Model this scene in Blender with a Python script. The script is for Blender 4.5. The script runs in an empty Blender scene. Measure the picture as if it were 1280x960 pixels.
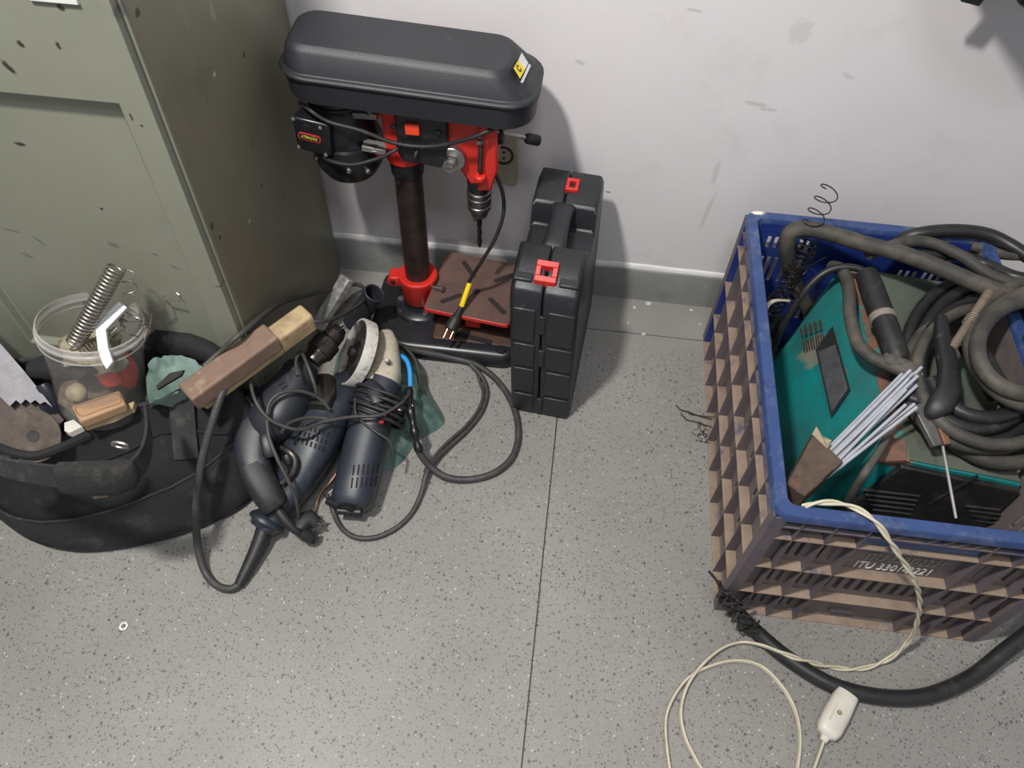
import bpy, bmesh, math, random
from mathutils import Vector, Matrix, noise as mnoise
random.seed(7)
V = Vector
C = bpy.context.scene.collection
SC = bpy.context.scene

# ------------------------------------------------------------------ camera
H = 1.13
F = 963.0
dn = V((-35, 720, F)).normalized()
yy = V((190, -1271, F)); yy = (yy - dn * yy.dot(dn)).normalized()
zz = -dn
xx = yy.cross(zz).normalized()
# xx, yy, zz: world axes written in image coordinates (right, down, forward)
cam = bpy.data.cameras.new('camera')
cam.sensor_width = 36; cam.lens = F / 1280 * 36; cam.clip_start = .02
cam_o = bpy.data.objects.new('camera', cam); C.objects.link(cam_o)
r_ = V((xx[0], yy[0], zz[0])); d_ = V((xx[1], yy[1], zz[1])); f_ = V((xx[2], yy[2], zz[2]))
m = Matrix((r_, -d_, -f_)).transposed().to_4x4(); m.translation = V((0, 0, H))
cam_o.matrix_world = m
SC.camera = cam_o

# ------------------------------------------------------------------ world, lamps, exposure
w = bpy.data.worlds.new('room_light'); SC.world = w; w.use_nodes = True
w.node_tree.nodes['Background'].inputs[0].default_value = (.95, .96, 1.0, 1)
w.node_tree.nodes['Background'].inputs[1].default_value = .37
def area(name, loc, target, size, power, col):
    l = bpy.data.lights.new(name, 'AREA'); l.shape = 'DISK'; l.size = size; l.energy = power; l.color = col
    o = bpy.data.objects.new(name, l); C.objects.link(o); o.location = loc
    o.rotation_euler = (V(target) - V(loc)).to_track_quat('-Z', 'Y').to_euler(); return o
area('ceiling_lamp', (-.53, .10, 2.05), (0, 1.0, .1), .13, 42, (1, .96, .9))
area('second_ceiling_lamp', (.15, -.5, 2.6), (0, 1.0, .2), .4, 14, (.9, .95, 1))
SC.view_settings.view_transform = 'Standard'; SC.view_settings.look = 'None'
SC.view_settings.exposure = 0.0; SC.view_settings.gamma = 1.0

# ------------------------------------------------------------------ helpers
def ray(px, py):
    v = V((px - 640, py - 480, F)); return V((v.dot(xx), v.dot(yy), v.dot(zz)))
def P(px, py, x=None, y=None, z=None):
    r = ray(px, py)
    t = (z - H) / r.z if z is not None else (y / r.y if y is not None else x / r.x)
    return V((0, 0, H)) + r * t
def PP(px, py, p0, n):
    r = ray(px, py); o = V((0, 0, H)); return o + r * ((p0 - o).dot(n) / r.dot(n))
def P3(L): return [P(a, b, z=c) for a, b, c in L]

def mat(name, col, rough=.5, metal=0, var=.12, vs=14, bump=0, bs=150, spots=(), alpha=1, trans=0, marks=(), spec=None, ior=None, sheen=0, zdirt=None):
    m = bpy.data.materials.new(name); m.use_nodes = True; nt = m.node_tree; N = nt.nodes; L = nt.links
    b = N['Principled BSDF']; b.inputs['Roughness'].default_value = rough; b.inputs['Metallic'].default_value = metal
    if spec is not None: b.inputs['Specular IOR Level'].default_value = spec
    if ior: b.inputs['IOR'].default_value = ior
    if sheen: b.inputs['Sheen Weight'].default_value = sheen
    b.inputs['Alpha'].default_value = alpha; b.inputs['Transmission Weight'].default_value = trans
    tc = N.new('ShaderNodeTexCoord')
    g = N.new('ShaderNodeNewGeometry')
    co = g.outputs['Position']
    nz = N.new('ShaderNodeTexNoise'); nz.inputs['Scale'].default_value = vs; nz.inputs['Detail'].default_value = 5; nz.inputs['Roughness'].default_value = .65
    L.new(co, nz.inputs['Vector'])
    mr = N.new('ShaderNodeMapRange'); mr.inputs[1].default_value = .3; mr.inputs[2].default_value = .7
    mr.inputs[3].default_value = 1 - var; mr.inputs[4].default_value = 1 + var; L.new(nz.outputs[0], mr.inputs[0])
    mul = N.new('ShaderNodeVectorMath'); mul.operation = 'SCALE'; mul.inputs[0].default_value = col; L.new(mr.outputs[0], mul.inputs['Scale'])
    out = mul.outputs[0]
    def over(fac, c):
        nonlocal out
        mx = N.new('ShaderNodeMix'); mx.data_type = 'RGBA'; L.new(fac, mx.inputs[0]); L.new(out, mx.inputs[6]); mx.inputs[7].default_value = (*c, 1); out = mx.outputs[2]
    for (c, s, lo, hi, st) in spots:
        n2 = N.new('ShaderNodeTexNoise'); n2.inputs['Scale'].default_value = s; n2.inputs['Detail'].default_value = 6; n2.inputs['Roughness'].default_value = .7
        off = N.new('ShaderNodeVectorMath'); off.inputs[1].default_value = (s * .37, c[0] * 9, s * .11); L.new(co, off.inputs[0]); L.new(off.outputs[0], n2.inputs['Vector'])
        m2 = N.new('ShaderNodeMapRange'); m2.inputs[1].default_value = lo; m2.inputs[2].default_value = hi; m2.inputs[4].default_value = st; L.new(n2.outputs[0], m2.inputs[0])
        over(m2.outputs[0], c)
    if zdirt:      # dirt that lies thicker towards the foot of the thing: (colour, z_low, z_high, strength)
        c, z0, z1, st = zdirt
        sp = N.new('ShaderNodeSeparateXYZ'); L.new(co, sp.inputs[0])
        m3 = N.new('ShaderNodeMapRange'); m3.inputs[1].default_value = z1; m3.inputs[2].default_value = z0; m3.inputs[3].default_value = 0; m3.inputs[4].default_value = 1; L.new(sp.outputs[2], m3.inputs[0])
        n3 = N.new('ShaderNodeTexNoise'); n3.inputs['Scale'].default_value = 45; n3.inputs['Detail'].default_value = 5; L.new(co, n3.inputs['Vector'])
        a = N.new('ShaderNodeMath'); a.operation = 'ADD'; L.new(m3.outputs[0], a.inputs[0]); L.new(n3.outputs[0], a.inputs[1])
        m4 = N.new('ShaderNodeMapRange'); m4.inputs[1].default_value = .62; m4.inputs[2].default_value = .95; m4.inputs[4].default_value = st; L.new(a.outputs[0], m4.inputs[0])
        over(m4.outputs[0], c)
    for (p, rad, rz, c, st) in marks:   # single scuffs / chips with a place of their own
        mp = N.new('ShaderNodeMapping'); mp.vector_type = 'TEXTURE'; mp.inputs['Location'].default_value = p; mp.inputs['Rotation'].default_value = rz; mp.inputs['Scale'].default_value = rad
        L.new(co, mp.inputs[0])
        ad = N.new('ShaderNodeVectorMath'); n4 = N.new('ShaderNodeTexNoise'); n4.inputs['Scale'].default_value = 2.2; L.new(mp.outputs[0], n4.inputs['Vector'])
        sb = N.new('ShaderNodeVectorMath'); sb.operation = 'SUBTRACT'; sb.inputs[1].default_value = (.5, .5, .5); L.new(n4.outputs[1], sb.inputs[0]); L.new(sb.outputs[0], ad.inputs[0]); L.new(mp.outputs[0], ad.inputs[1])
        ln = N.new('ShaderNodeVectorMath'); ln.operation = 'LENGTH'; L.new(ad.outputs[0], ln.inputs[0])
        m5 = N.new('ShaderNodeMapRange'); m5.inputs[1].default_value = 1; m5.inputs[2].default_value = .7; m5.inputs[4].default_value = st; L.new(ln.outputs[1], m5.inputs[0])
        over(m5.outputs[0], c)
    L.new(out, b.inputs['Base Color'])
    if bump:
        nb = N.new('ShaderNodeTexNoise'); nb.inputs['Scale'].default_value = bs; nb.inputs['Detail'].default_value = 4; L.new(co, nb.inputs['Vector'])
        bp = N.new('ShaderNodeBump'); bp.inputs['Strength'].default_value = bump; bp.inputs['Distance'].default_value = .002; L.new(nb.outputs[0], bp.inputs['Height']); L.new(bp.outputs[0], b.inputs['Normal'])
    return m

def woff(o):
    t = V((0, 0, 0))
    while o: t += V(o.location); o = o.parent
    return t
def tag(o, label=None, cat=None, group=None, kind=None):
    if label: o['label'] = label
    if cat: o['category'] = cat
    if group: o['group'] = group
    if kind: o['kind'] = kind
    return o
def thing(name, loc, label, cat, group=None):
    o = bpy.data.objects.new(name, None); o.empty_display_size = .05; C.objects.link(o); o.location = loc
    return tag(o, label, cat, group)
def obj(name, bm, m, parent=None, smooth=True, label=None, kind=None, bevel=0, bseg=2, subsurf=0, angle=40, mods=True):
    bmesh.ops.recalc_face_normals(bm, faces=bm.faces)
    if parent is None:
        lo = V([min(v.co[i] for v in bm.verts) for i in range(3)]); hi = V([max(v.co[i] for v in bm.verts) for i in range(3)])
        off = V(((lo.x + hi.x) / 2, (lo.y + hi.y) / 2, lo.z))
    else: off = woff(parent)
    bmesh.ops.translate(bm, verts=bm.verts, vec=-off)
    me = bpy.data.meshes.new(name); bm.to_mesh(me); bm.free()
    for mm in (m if isinstance(m, (list, tuple)) else [m]): me.materials.append(mm)
    o = bpy.data.objects.new(name, me); C.objects.link(o)
    if parent is None: o.location = off
    else: o.parent = parent
    if bevel:
        b = o.modifiers.new('b', 'BEVEL'); b.width = bevel; b.segments = bseg; b.limit_method = 'ANGLE'; b.angle_limit = math.radians(35)
    if subsurf:
        s = o.modifiers.new('s', 'SUBSURF'); s.levels = subsurf; s.render_levels = subsurf
    if smooth:
        for p in me.polygons: p.use_smooth = True
        try:
            me.set_sharp_from_angle(angle=math.radians(angle))
        except Exception: pass
    if label: o['label'] = label
    if kind: o['kind'] = kind
    return o
def B(): return bmesh.new()

def box(bm, lo, hi, M=None):
    vs = [V((x, y, z)) for x in (lo[0], hi[0]) for y in (lo[1], hi[1]) for z in (lo[2], hi[2])]
    return hexa(bm, [vs[i] for i in (0, 4, 6, 2, 1, 5, 7, 3)], M)
def hexa(bm, c, M=None):   # c: bottom 4 (ccw), top 4
    if M: c = [M @ V(p) for p in c]
    v = [bm.verts.new(p) for p in c]
    for f in ((3, 2, 1, 0), (4, 5, 6, 7), (0, 1, 5, 4), (1, 2, 6, 5), (2, 3, 7, 6), (3, 0, 4, 7)): bm.faces.new([v[i] for i in f])
    return v
def rings(bm, R, cap=True, closed=False, hole=False):
    vv = [[bm.verts.new(p) for p in r] for r in R]; n = len(vv[0])
    k = len(vv); rng = range(k if closed else k - 1)
    for i in rng:
        a, b = vv[i], vv[(i + 1) % k]
        for j in range(n): bm.faces.new((a[j], a[(j + 1) % n], b[(j + 1) % n], b[j]))
    if cap and not closed:
        bm.faces.new(list(reversed(vv[0]))); bm.faces.new(vv[-1])
    return vv
def cr(pts, sub=6, closed=False):
    pts = [V(p) for p in pts]; n = len(pts); out = []
    if n == 2: return [pts[0].lerp(pts[1], t / sub) for t in range(sub + 1)]
    for i in range(n if closed else n - 1):
        g = (lambda j: pts[j % n]) if closed else (lambda j: pts[max(0, min(n - 1, j))])
        a, b, c, d = g(i - 1), g(i), g(i + 1), g(i + 2)
        for s in range(sub):
            t = s / sub; out.append(.5 * ((2 * b) + (c - a) * t + (2 * a - 5 * b + 4 * c - d) * t * t + (3 * b - a - 3 * c + d) * t ** 3))
    if not closed: out.append(pts[-1])
    return out
def tube(bm, pts, r, seg=8, closed=False, cap=True):
    n = len(pts); rr = r if callable(r) else (lambda t: r)
    T = [((pts[(i + 1) % n] - pts[i - 1]) if closed else (pts[min(i + 1, n - 1)] - pts[max(i - 1, 0)])).normalized() for i in range(n)]
    u = T[0].orthogonal().normalized(); R = []
    for i in range(n):
        u = (u - T[i] * u.dot(T[i])); u = u.normalized() if u.length > 1e-6 else T[i].orthogonal().normalized()
        v = T[i].cross(u); q = rr(i / max(1, n - 1))
        R.append([pts[i] + (u * math.cos(a) + v * math.sin(a)) * q for a in [2 * math.pi * k / seg for k in range(seg)]])
    rings(bm, R, cap, closed)
def loft(bm, secs, up, e=2.6, seg=20, cap=True):
    """secs: (centre, half width, half height); height runs along up. Superellipse sections across the path."""
    up = V(up).normalized(); cs = [V(s[0]) for s in secs]; n = len(cs); R = []
    for i in range(n):
        t = (cs[min(i + 1, n - 1)] - cs[max(i - 1, 0)]).normalized(); s = t.cross(up).normalized(); h = s.cross(t).normalized()
        a, b = secs[i][1], secs[i][2]; ring = []
        for k in range(seg):
            q = 2 * math.pi * k / seg; c_, s_ = math.cos(q), math.sin(q)
            ring.append(cs[i] + s * a * math.copysign(abs(c_) ** (2 / e), c_) + h * b * math.copysign(abs(s_) ** (2 / e), s_))
        R.append(ring)
    rings(bm, R, cap)
def lathe(bm, a, axis, prof, seg=24, cap=True):
    """prof: (distance along axis, radius)"""
    axis = V(axis).normalized(); u = axis.orthogonal().normalized(); v = axis.cross(u); a = V(a)
    rings(bm, [[a + axis * d + (u * math.cos(q) + v * math.sin(q)) * max(r, 1e-5) for q in [2 * math.pi * k / seg for k in range(seg)]] for d, r in prof], cap)
def prism(bm, poly, w, n):
    """poly: list of points; extruded by vector n*w"""
    n = V(n).normalized() * w; R = [[V(p) for p in poly], [V(p) + n for p in poly]]
    rings(bm, R)
def frame(o, ex, ey=None, up=(0, 0, 1)):
    ex = V(ex).normalized()
    if ey is None: ey = V(up).cross(ex)
    ey = V(ey); ey = (ey - ex * ey.dot(ex)).normalized(); ez = ex.cross(ey)
    M = Matrix((ex, ey, ez)).transposed().to_4x4(); M.translation = V(o); return M
def slab_with_slots(bm, w, h, t, slots, M):
    """plate in local x (0..w), y (0..h), thickness t in z; slots = list of rows (y0,y1,[(x0,x1)...])"""
    y = 0
    for y0, y1, xs in slots:
        if y0 > y: box(bm, (0, y, 0), (w, y0, t), M)
        x = 0
        for a, b in xs:
            box(bm, (x, y0, 0), (a, y1, t), M); x = b
        box(bm, (x, y0, 0), (w, y1, t), M); y = y1
    if y < h: box(bm, (0, y, 0), (w, h, t), M)
def cable(name, pts, r, m, label=None, cat='cable', group=None, parent=None, seg=8, sub=7, kind=None):
    bm = B(); tube(bm, cr(pts, sub), r, seg); o = obj(name, bm, m, parent, angle=80)
    if parent is None: tag(o, label, cat, group)
    elif label: o['label'] = label
    if kind: o['kind'] = kind
    return o
def helix(a, b, r, turns, n=14, r2=None):
    a, b = V(a), V(b); ax = (b - a).normalized(); u = ax.orthogonal().normalized(); v = ax.cross(u); r2 = r if r2 is None else r2
    N_ = int(turns * n); return [a.lerp(b, i / N_) + (u * math.cos(2 * math.pi * i / n) + v * math.sin(2 * math.pi * i / n)) * (r + (r2 - r) * i / N_) for i in range(N_ + 1)]
def text_mesh(name, s, size, M, m, parent, ext=.0003, squash=1):
    cu = bpy.data.curves.new(name, 'FONT'); cu.body = s; cu.size = size; cu.extrude = ext; cu.align_x = 'CENTER'; cu.align_y = 'CENTER'; cu.resolution_u = 2
    t = bpy.data.objects.new(name, cu); C.objects.link(t); bpy.context.view_layer.update()
    me = bpy.data.meshes.new_from_object(t.evaluated_get(bpy.context.evaluated_depsgraph_get())); bpy.data.objects.remove(t)
    bm = B(); bm.from_mesh(me); bmesh.ops.scale(bm, vec=(squash, 1, 1), verts=bm.verts); bmesh.ops.transform(bm, matrix=M, verts=bm.verts); bpy.data.meshes.remove(me)
    return obj(name, bm, m, parent, smooth=False)

# ------------------------------------------------------------------ materials
BLK = mat('black_plastic', (.010, .011, .014), .42, var=.25, vs=30, bump=.12, bs=900, spots=[((.11, .105, .1), 60, .6, .8, .35)])
BLKG = mat('glossy_black_paint', (.008, .009, .012), .32, var=.2, spots=[((.09, .07, .06), 40, .6, .8, .5)])
DGREY = mat('dark_grey_plastic', (.019, .022, .029), .45, var=.2, vs=25, bump=.1, bs=700, spots=[((.13, .125, .115), 50, .58, .82, .4)])
BLUEGREY = mat('blue_grey_plastic', (.020, .026, .037), .42, var=.2, vs=25, bump=.08, bs=700, spots=[((.13, .125, .115), 50, .58, .82, .35)])
RUBBER = mat('black_rubber', (.014, .014, .015), .55, var=.25, vs=40, spots=[((.12, .11, .1), 45, .55, .8, .4)])
DUSTYR = mat('dusty_rubber', (.055, .052, .047), .7, var=.3, vs=30, spots=[((.14, .125, .1), 35, .45, .7, .55)])
RED = mat('red_paint', (.56, .022, .016), .4, var=.12, vs=30, spots=[((.18, .02, .015), 50, .6, .8, .5)])
STEEL = mat('bright_steel', (.42, .41, .40), .42, 1, var=.15, vs=60)
DSTEEL = mat('dark_steel', (.12, .11, .1), .38, .9, var=.3, vs=60, spots=[((.07, .04, .03), 70, .5, .7, .6)])
BRONZE = mat('oiled_column_steel', (.05, .036, .032), .42, .55, var=.35, vs=25, spots=[((.11, .075, .06), 30, .52, .75, .6)])
# ------------------------------------------------------------------ the setting
def terrazzo():
    m = bpy.data.materials.new('terrazzo'); m.use_nodes = True; nt = m.node_tree; N = nt.nodes; L = nt.links; b = N['Principled BSDF']
    g = N.new('ShaderNodeNewGeometry'); out = None
    nz = N.new('ShaderNodeTexNoise'); nz.inputs['Scale'].default_value = 3.2; nz.inputs['Detail'].default_value = 6; L.new(g.outputs['Position'], nz.inputs['Vector'])
    rp = N.new('ShaderNodeValToRGB'); rp.color_ramp.elements[0].position = .3; rp.color_ramp.elements[0].color = (.205, .198, .185, 1); rp.color_ramp.elements[1].position = .72; rp.color_ramp.elements[1].color = (.272, .263, .247, 1)
    L.new(nz.outputs[0], rp.inputs[0]); out = rp.outputs[0]
    nf = N.new('ShaderNodeTexNoise'); nf.inputs['Scale'].default_value = 420; nf.inputs['Detail'].default_value = 3; L.new(g.outputs['Position'], nf.inputs['Vector'])
    mr = N.new('ShaderNodeMapRange'); mr.inputs[1].default_value = .3; mr.inputs[2].default_value = .7; mr.inputs[3].default_value = .9; mr.inputs[4].default_value = 1.1; L.new(nf.outputs[0], mr.inputs[0])
    sc = N.new('ShaderNodeVectorMath'); sc.operation = 'SCALE'; L.new(out, sc.inputs[0]); L.new(mr.outputs[0], sc.inputs['Scale']); out = sc.outputs[0]
    # warp so the chips are angular and uneven
    wv = N.new('ShaderNodeTexNoise'); wv.inputs['Scale'].default_value = 160; L.new(g.outputs['Position'], wv.inputs['Vector'])
    ws = N.new('ShaderNodeVectorMath'); ws.operation = 'SCALE'; ws.inputs['Scale'].default_value = .004; L.new(wv.outputs[1], ws.inputs[0])
    wa = N.new('ShaderNodeVectorMath'); L.new(g.outputs['Position'], wa.inputs[0]); L.new(ws.outputs[0], wa.inputs[1])
    # the far border strip near the wall is smooth: chips fade out there
    sp = N.new('ShaderNodeSeparateXYZ'); L.new(g.outputs['Position'], sp.inputs[0])
    fd = N.new('ShaderNodeMapRange'); fd.inputs[1].default_value = 1.0; fd.inputs[2].default_value = .93; L.new(sp.outputs[1], fd.inputs[0])
    for scale, thr, size, col in ((230, .66, .30, (.085, .08, .074)), (120, .86, .24, (.06, .057, .054)), (200, .94, .26, (.46, .45, .43)), (400, .62, .34, (.15, .145, .133))):
        v = N.new('ShaderNodeTexVoronoi'); v.inputs['Scale'].default_value = scale; L.new(wa.outputs[0], v.inputs['Vector'])
        s2 = N.new('ShaderNodeSeparateColor'); L.new(v.outputs['Color'], s2.inputs[0])
        c1 = N.new('ShaderNodeMath'); c1.operation = 'GREATER_THAN'; c1.inputs[1].default_value = thr; L.new(s2.outputs[0], c1.inputs[0])
        mz = N.new('ShaderNodeMapRange'); mz.inputs[1].default_value = size + .08; mz.inputs[2].default_value = size - .04; L.new(v.outputs['Distance'], mz.inputs[0])
        mm = N.new('ShaderNodeMath'); mm.operation = 'MULTIPLY'; L.new(c1.outputs[0], mm.inputs[0]); L.new(mz.outputs[0], mm.inputs[1])
        m3 = N.new('ShaderNodeMath'); m3.operation = 'MULTIPLY'; L.new(mm.outputs[0], m3.inputs[0]); L.new(fd.outputs[0], m3.inputs[1])
        m4 = N.new('ShaderNodeMath'); m4.operation = 'MULTIPLY'; m4.inputs[1].default_value = .85; L.new(m3.outputs[0], m4.inputs[0])
        mx = N.new('ShaderNodeMix'); mx.data_type = 'RGBA'; L.new(m4.outputs[0], mx.inputs[0]); L.new(out, mx.inputs[6]); mx.inputs[7].default_value = (*col, 1); out = mx.outputs[2]
    L.new(out, b.inputs['Base Color']); b.inputs['Roughness'].default_value = .5
    bp = N.new('ShaderNodeBump'); bp.inputs['Strength'].default_value = .12; bp.inputs['Distance'].default_value = .001; L.new(nf.outputs[0], bp.inputs['Height']); L.new(bp.outputs[0], b.inputs['Normal'])
    return m
TZ = terrazzo()
GROUT = mat('joint_strip', (.06, .055, .07), .5)
bm = B(); box(bm, (-2.6, -1.2, -.06), (2.4, 1.1, -.004))
floor = obj('floor', bm, GROUT, smooth=False, kind='structure')
J = .0011
for x0, x1, y0, y1 in ((-2.6, .021 - J, -1.2, .998 - J), (.021 + J, 2.4, -1.2, .998 - J), (-2.6, 2.4, .998 + J, 1.1)):
    bm = B(); box(bm, (x0, y0, -.004), (x1, y1, 0)); obj('terrazzo_slab', bm, TZ, floor, smooth=False)
SM = (.36, .34, .34)
def wm(px, py, rx, rz, tilt=0, c=(.4, .385, .38), st=.5): return (P(px, py, y=1.1), (rx, .05, rz), (0, tilt, 0), c, st)
WALL = mat('painted_wall', (.69, .665, .68), .62, var=.035, vs=2.2, bump=.1, bs=18, spots=[((.5, .475, .47), 5, .55, .75, .5), ((.5, .49, .48), 60, .68, .76, .4)],
    marks=[wm(945, 130, .022, .004, .1), wm(960, 137, .018, .003, .05), wm(868, 13, .014, .003, .1), wm(1000, 40, .02, .02, 0, (.52, .5, .49), .5), wm(884, 265, .005, .05, .1, (.47, .455, .455), .5),
           wm(895, 215, .006, .03, 0, (.47, .455, .455), .5), wm(725, 78, .01, .004, .3), wm(1060, 95, .012, .004, .4, (.5, .48, .48), .5), wm(760, 240, .006, .002, .1, (.12, .11, .1), .8),
           wm(430, 296, .02, .003, 0, (.35, .25, .15), .5), wm(560, 300, .03, .003, 0, (.4, .32, .22), .4)])
bm = B(); box(bm, (-2.6, 1.1, -.06), (2.4, 1.2, 2.7)); obj('wall_back', bm, WALL, smooth=False, kind='structure')
# skirting: grey cement face with an uneven painted band on top
SK = mat('skirting_cement', (.20, .205, .20), .5, var=.2, vs=9, bump=.2, bs=60, spots=[((.33, .33, .33), 22, .58, .74, .7), ((.09, .09, .088), 30, .62, .8, .5), ((.62, .61, .6), 90, .74, .78, .9)])
bm = B(); N_ = 170; top = []; 
x0, x1 = -2.6, 2.4; R = []
for i in range(N_ + 1):
    x = x0 + (x1 - x0) * i / N_; h = .077 + .0022 * mnoise.noise(V((x * 22, 1, 0))) + .0012 * mnoise.noise(V((x * 70, 3, 0)))
    R.append([V((x, 1.101, 0)), V((x, 1.088, 0)), V((x, 1.0895, .012)), V((x, 1.0925, h - .004)), V((x, 1.0945, h)), V((x, 1.101, h + .001))])
rings(bm, R); obj('baseboard_back', bm, SK, kind='structure', angle=60)
bm = B(); R = []
LIP = mat('paint_lip', (.66, .65, .64), .6, var=.1, vs=30, spots=[((.42, .34, .24), 25, .6, .75, .5), ((.3, .36, .45), 18, .62, .75, .5)])
for i in range(N_ + 1):
    x = x0 + (x1 - x0) * i / N_; h = .0765 + .0022 * mnoise.noise(V((x * 22, 1, 0))) + .0012 * mnoise.noise(V((x * 70, 3, 0))); k = .010 + .003 * mnoise.noise(V((x * 15, 9, 0)))
    R.append([V((x, 1.101, h)), V((x, 1.0955 + .0008 * mnoise.noise(V((x * 40, 5, 0))), h)), V((x, 1.0965, h + k * .6)), V((x, 1.0995, h + k)), V((x, 1.101, h + k))])
rings(bm, R); obj('trim_1', bm, LIP, kind='structure', angle=60)

# ------------------------------------------------------------------ steel cabinet
CX, CY = -.449, .69
GRN = (.232, .238, .188)
def cm(px, py, a, b_, tilt=0, c=(.035, .03, .025), st=.95): return (P(px, py, y=CY - .012), (a, .03, b_), (0, tilt, 0), c, st)
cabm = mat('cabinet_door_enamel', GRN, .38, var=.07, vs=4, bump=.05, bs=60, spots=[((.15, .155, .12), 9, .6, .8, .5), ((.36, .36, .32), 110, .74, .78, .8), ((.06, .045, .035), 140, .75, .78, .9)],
    marks=[cm(12, 83, .004, .010, -.5), cm(27, 54, .0035, .005, -.5), cm(74, 56, .0025, .005, 0), cm(20, 186, .0085, .0032, .1), cm(123, 267, .003, .0025), cm(45, 307, .001, .012, -.6), cm(77, 8, .004, .005, -.6),
           cm(138, 312, .009, .005, .5, (.12, .12, .09), .7), cm(148, 16, .006, .010, .2, (.07, .07, .09), .6), cm(178, 156, .002, .002), cm(165, 145, .0015, .006), cm(30, 325, .01, .004, .6, (.13, .13, .1), .7), cm(10, 294, .014, .0015, .2, (.1, .09, .07), .8),
           cm(190, 324, .006, .003, .3, (.12, .12, .09), .7), cm(215, 340, .009, .002, .5, (.1, .1, .08), .7), cm(274, 357, .007, .0015, 0, (.09, .07, .05), .9)])
def sm_(px, py, a, b_, c=(.04, .035, .025), st=.9): return (P(px, py, x=CX), (.03, a, b_), (0, 0, 0), c, st)
cabs = mat('cabinet_side_shaded_enamel', (.205, .192, .135), .42, var=.07, vs=3, bump=.04, bs=50, spots=[((.10, .098, .07), 7, .55, .8, .5), ((.05, .04, .03), 120, .74, .78, .9), ((.3, .29, .24), 130, .76, .79, .9)],  # same enamel as the door, the side's shade put into a darker, browner colour
    marks=[sm_(172, 16, .006, .005), sm_(305, 69, .003, .006), sm_(265, 283, .004, .007), sm_(268, 93, .004, .004, (.5, .48, .4)), sm_(312, 277, .005, .003, (.5, .48, .4)), sm_(266, 16, .006, .016, (.33, .32, .25), .6), sm_(230, 15, .004, .03, (.26, .25, .2), .5), sm_(257, 135, .003, .016, (.24, .23, .18), .6),
           sm_(356, 248, .003, .003), sm_(327, 232, .003, .004), sm_(315, 180, .002, .004), sm_(275, 297, .004, .004)])
cab = thing('steel_cabinet', (-1.0, .9, 0), 'sage green enamelled steel cabinet with chipped paint at the left against the wall', 'cabinet')
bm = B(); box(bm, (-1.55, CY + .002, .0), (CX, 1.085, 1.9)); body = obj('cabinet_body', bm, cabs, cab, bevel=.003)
# the face frame, seen below and left of the door
bm = B(); box(bm, (-1.55, CY - .002, .0), (CX, CY + .0019, 1.9)); obj('front_frame', bm, cabm, cab, bevel=.0012)
# door leaf with a pressed-in panel
pa = P(155, 122, y=CY); pb = P(38, 411, y=CY); pb.z -= .016; ptop = P(60, 2, y=CY)
dx0, dx1, dz0, dz1 = pb.x - .04, CX - .004, .10, 1.2
bm = B(); yf = CY - .014; ix1 = pa.x; iz1 = pa.z
def rect(x0, x1, z0, z1, y): return [V((x0, y, z0)), V((x1, y, z0)), V((x1, y, z1)), V((x0, y, z1))]
R = [rect(dx0, dx1, dz0, dz1, CY - .002), rect(dx0, dx1, dz0, dz1, yf), rect(pb.x, ix1 + .001, pb.z, iz1 + .001, yf), rect(pb.x + .005, ix1 - .006, pb.z + .006, iz1 - .002, yf + .011)]
vv = [[bm.verts.new(p) for p in r] for r in R]
for i in range(3):
    for j in range(4): bm.faces.new((vv[i][j], vv[i][(j + 1) % 4], vv[i + 1][(j + 1) % 4], vv[i + 1][j]))
bm.faces.new(vv[3]); bm.faces.new(vv[0][::-1])
obj('door', bm, cabm, cab, bevel=.0015)
bm = B(); q0, q1 = P(38, -2, y=yf), P(100, 4, y=yf); box(bm, (q0.x, yf - .003, q1.z - .001), (q1.x, yf + .001, q0.z + .02))
obj('label_holder', bm, mat('white_label', (.7, .7, .68), .5), cab, bevel=.001, label='white label plate on the cabinet door')

# ------------------------------------------------------------------ wall socket
so = thing('wall_socket', P(630, 200, y=1.1), 'beige wall socket with round black ringed outlet behind the drill press', 'socket')
BEI = mat('aged_beige_plastic', (.42, .38, .29), .45, var=.1)
q = [P(613, 163, y=1.1), P(646, 228, y=1.1)]
bm = B(); box(bm, (q[0].x, 1.09, q[1].z), (q[1].x, 1.1, q[0].z)); obj('face_plate', bm, BEI, so, bevel=.003)
sc_ = P(629, 194, y=1.09)
bm = B(); lathe(bm, (sc_.x, 1.092, sc_.z), (0, -1, 0), [(0, .018), (.004, .018), (.004, .0145), (.001, .0145), (.001, .001)], 28); obj('outlet_ring', bm, BLK, so, angle=30)
bm = B(); lathe(bm, (sc_.x, 1.0925, sc_.z), (0, -1, 0), [(0, .0143), (.0022, .0143), (.0022, .0)], 28); obj('outlet_disc', bm, BEI, so, angle=30)
for dz in (-.006, .006):
    bm = B(); lathe(bm, (sc_.x + .001, 1.0905, sc_.z + dz), (0, -1, 0), [(0, .0028), (.0012, .0028)], 10); obj('contact_hole', bm, BLK, so)
for dz in (-.036, .034):
    bm = B(); lathe(bm, (sc_.x, 1.0905, sc_.z + dz), (0, -1, 0), [(0, .003), (.0014, .0026)], 12); obj('screw', bm, BEI, so)

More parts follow.
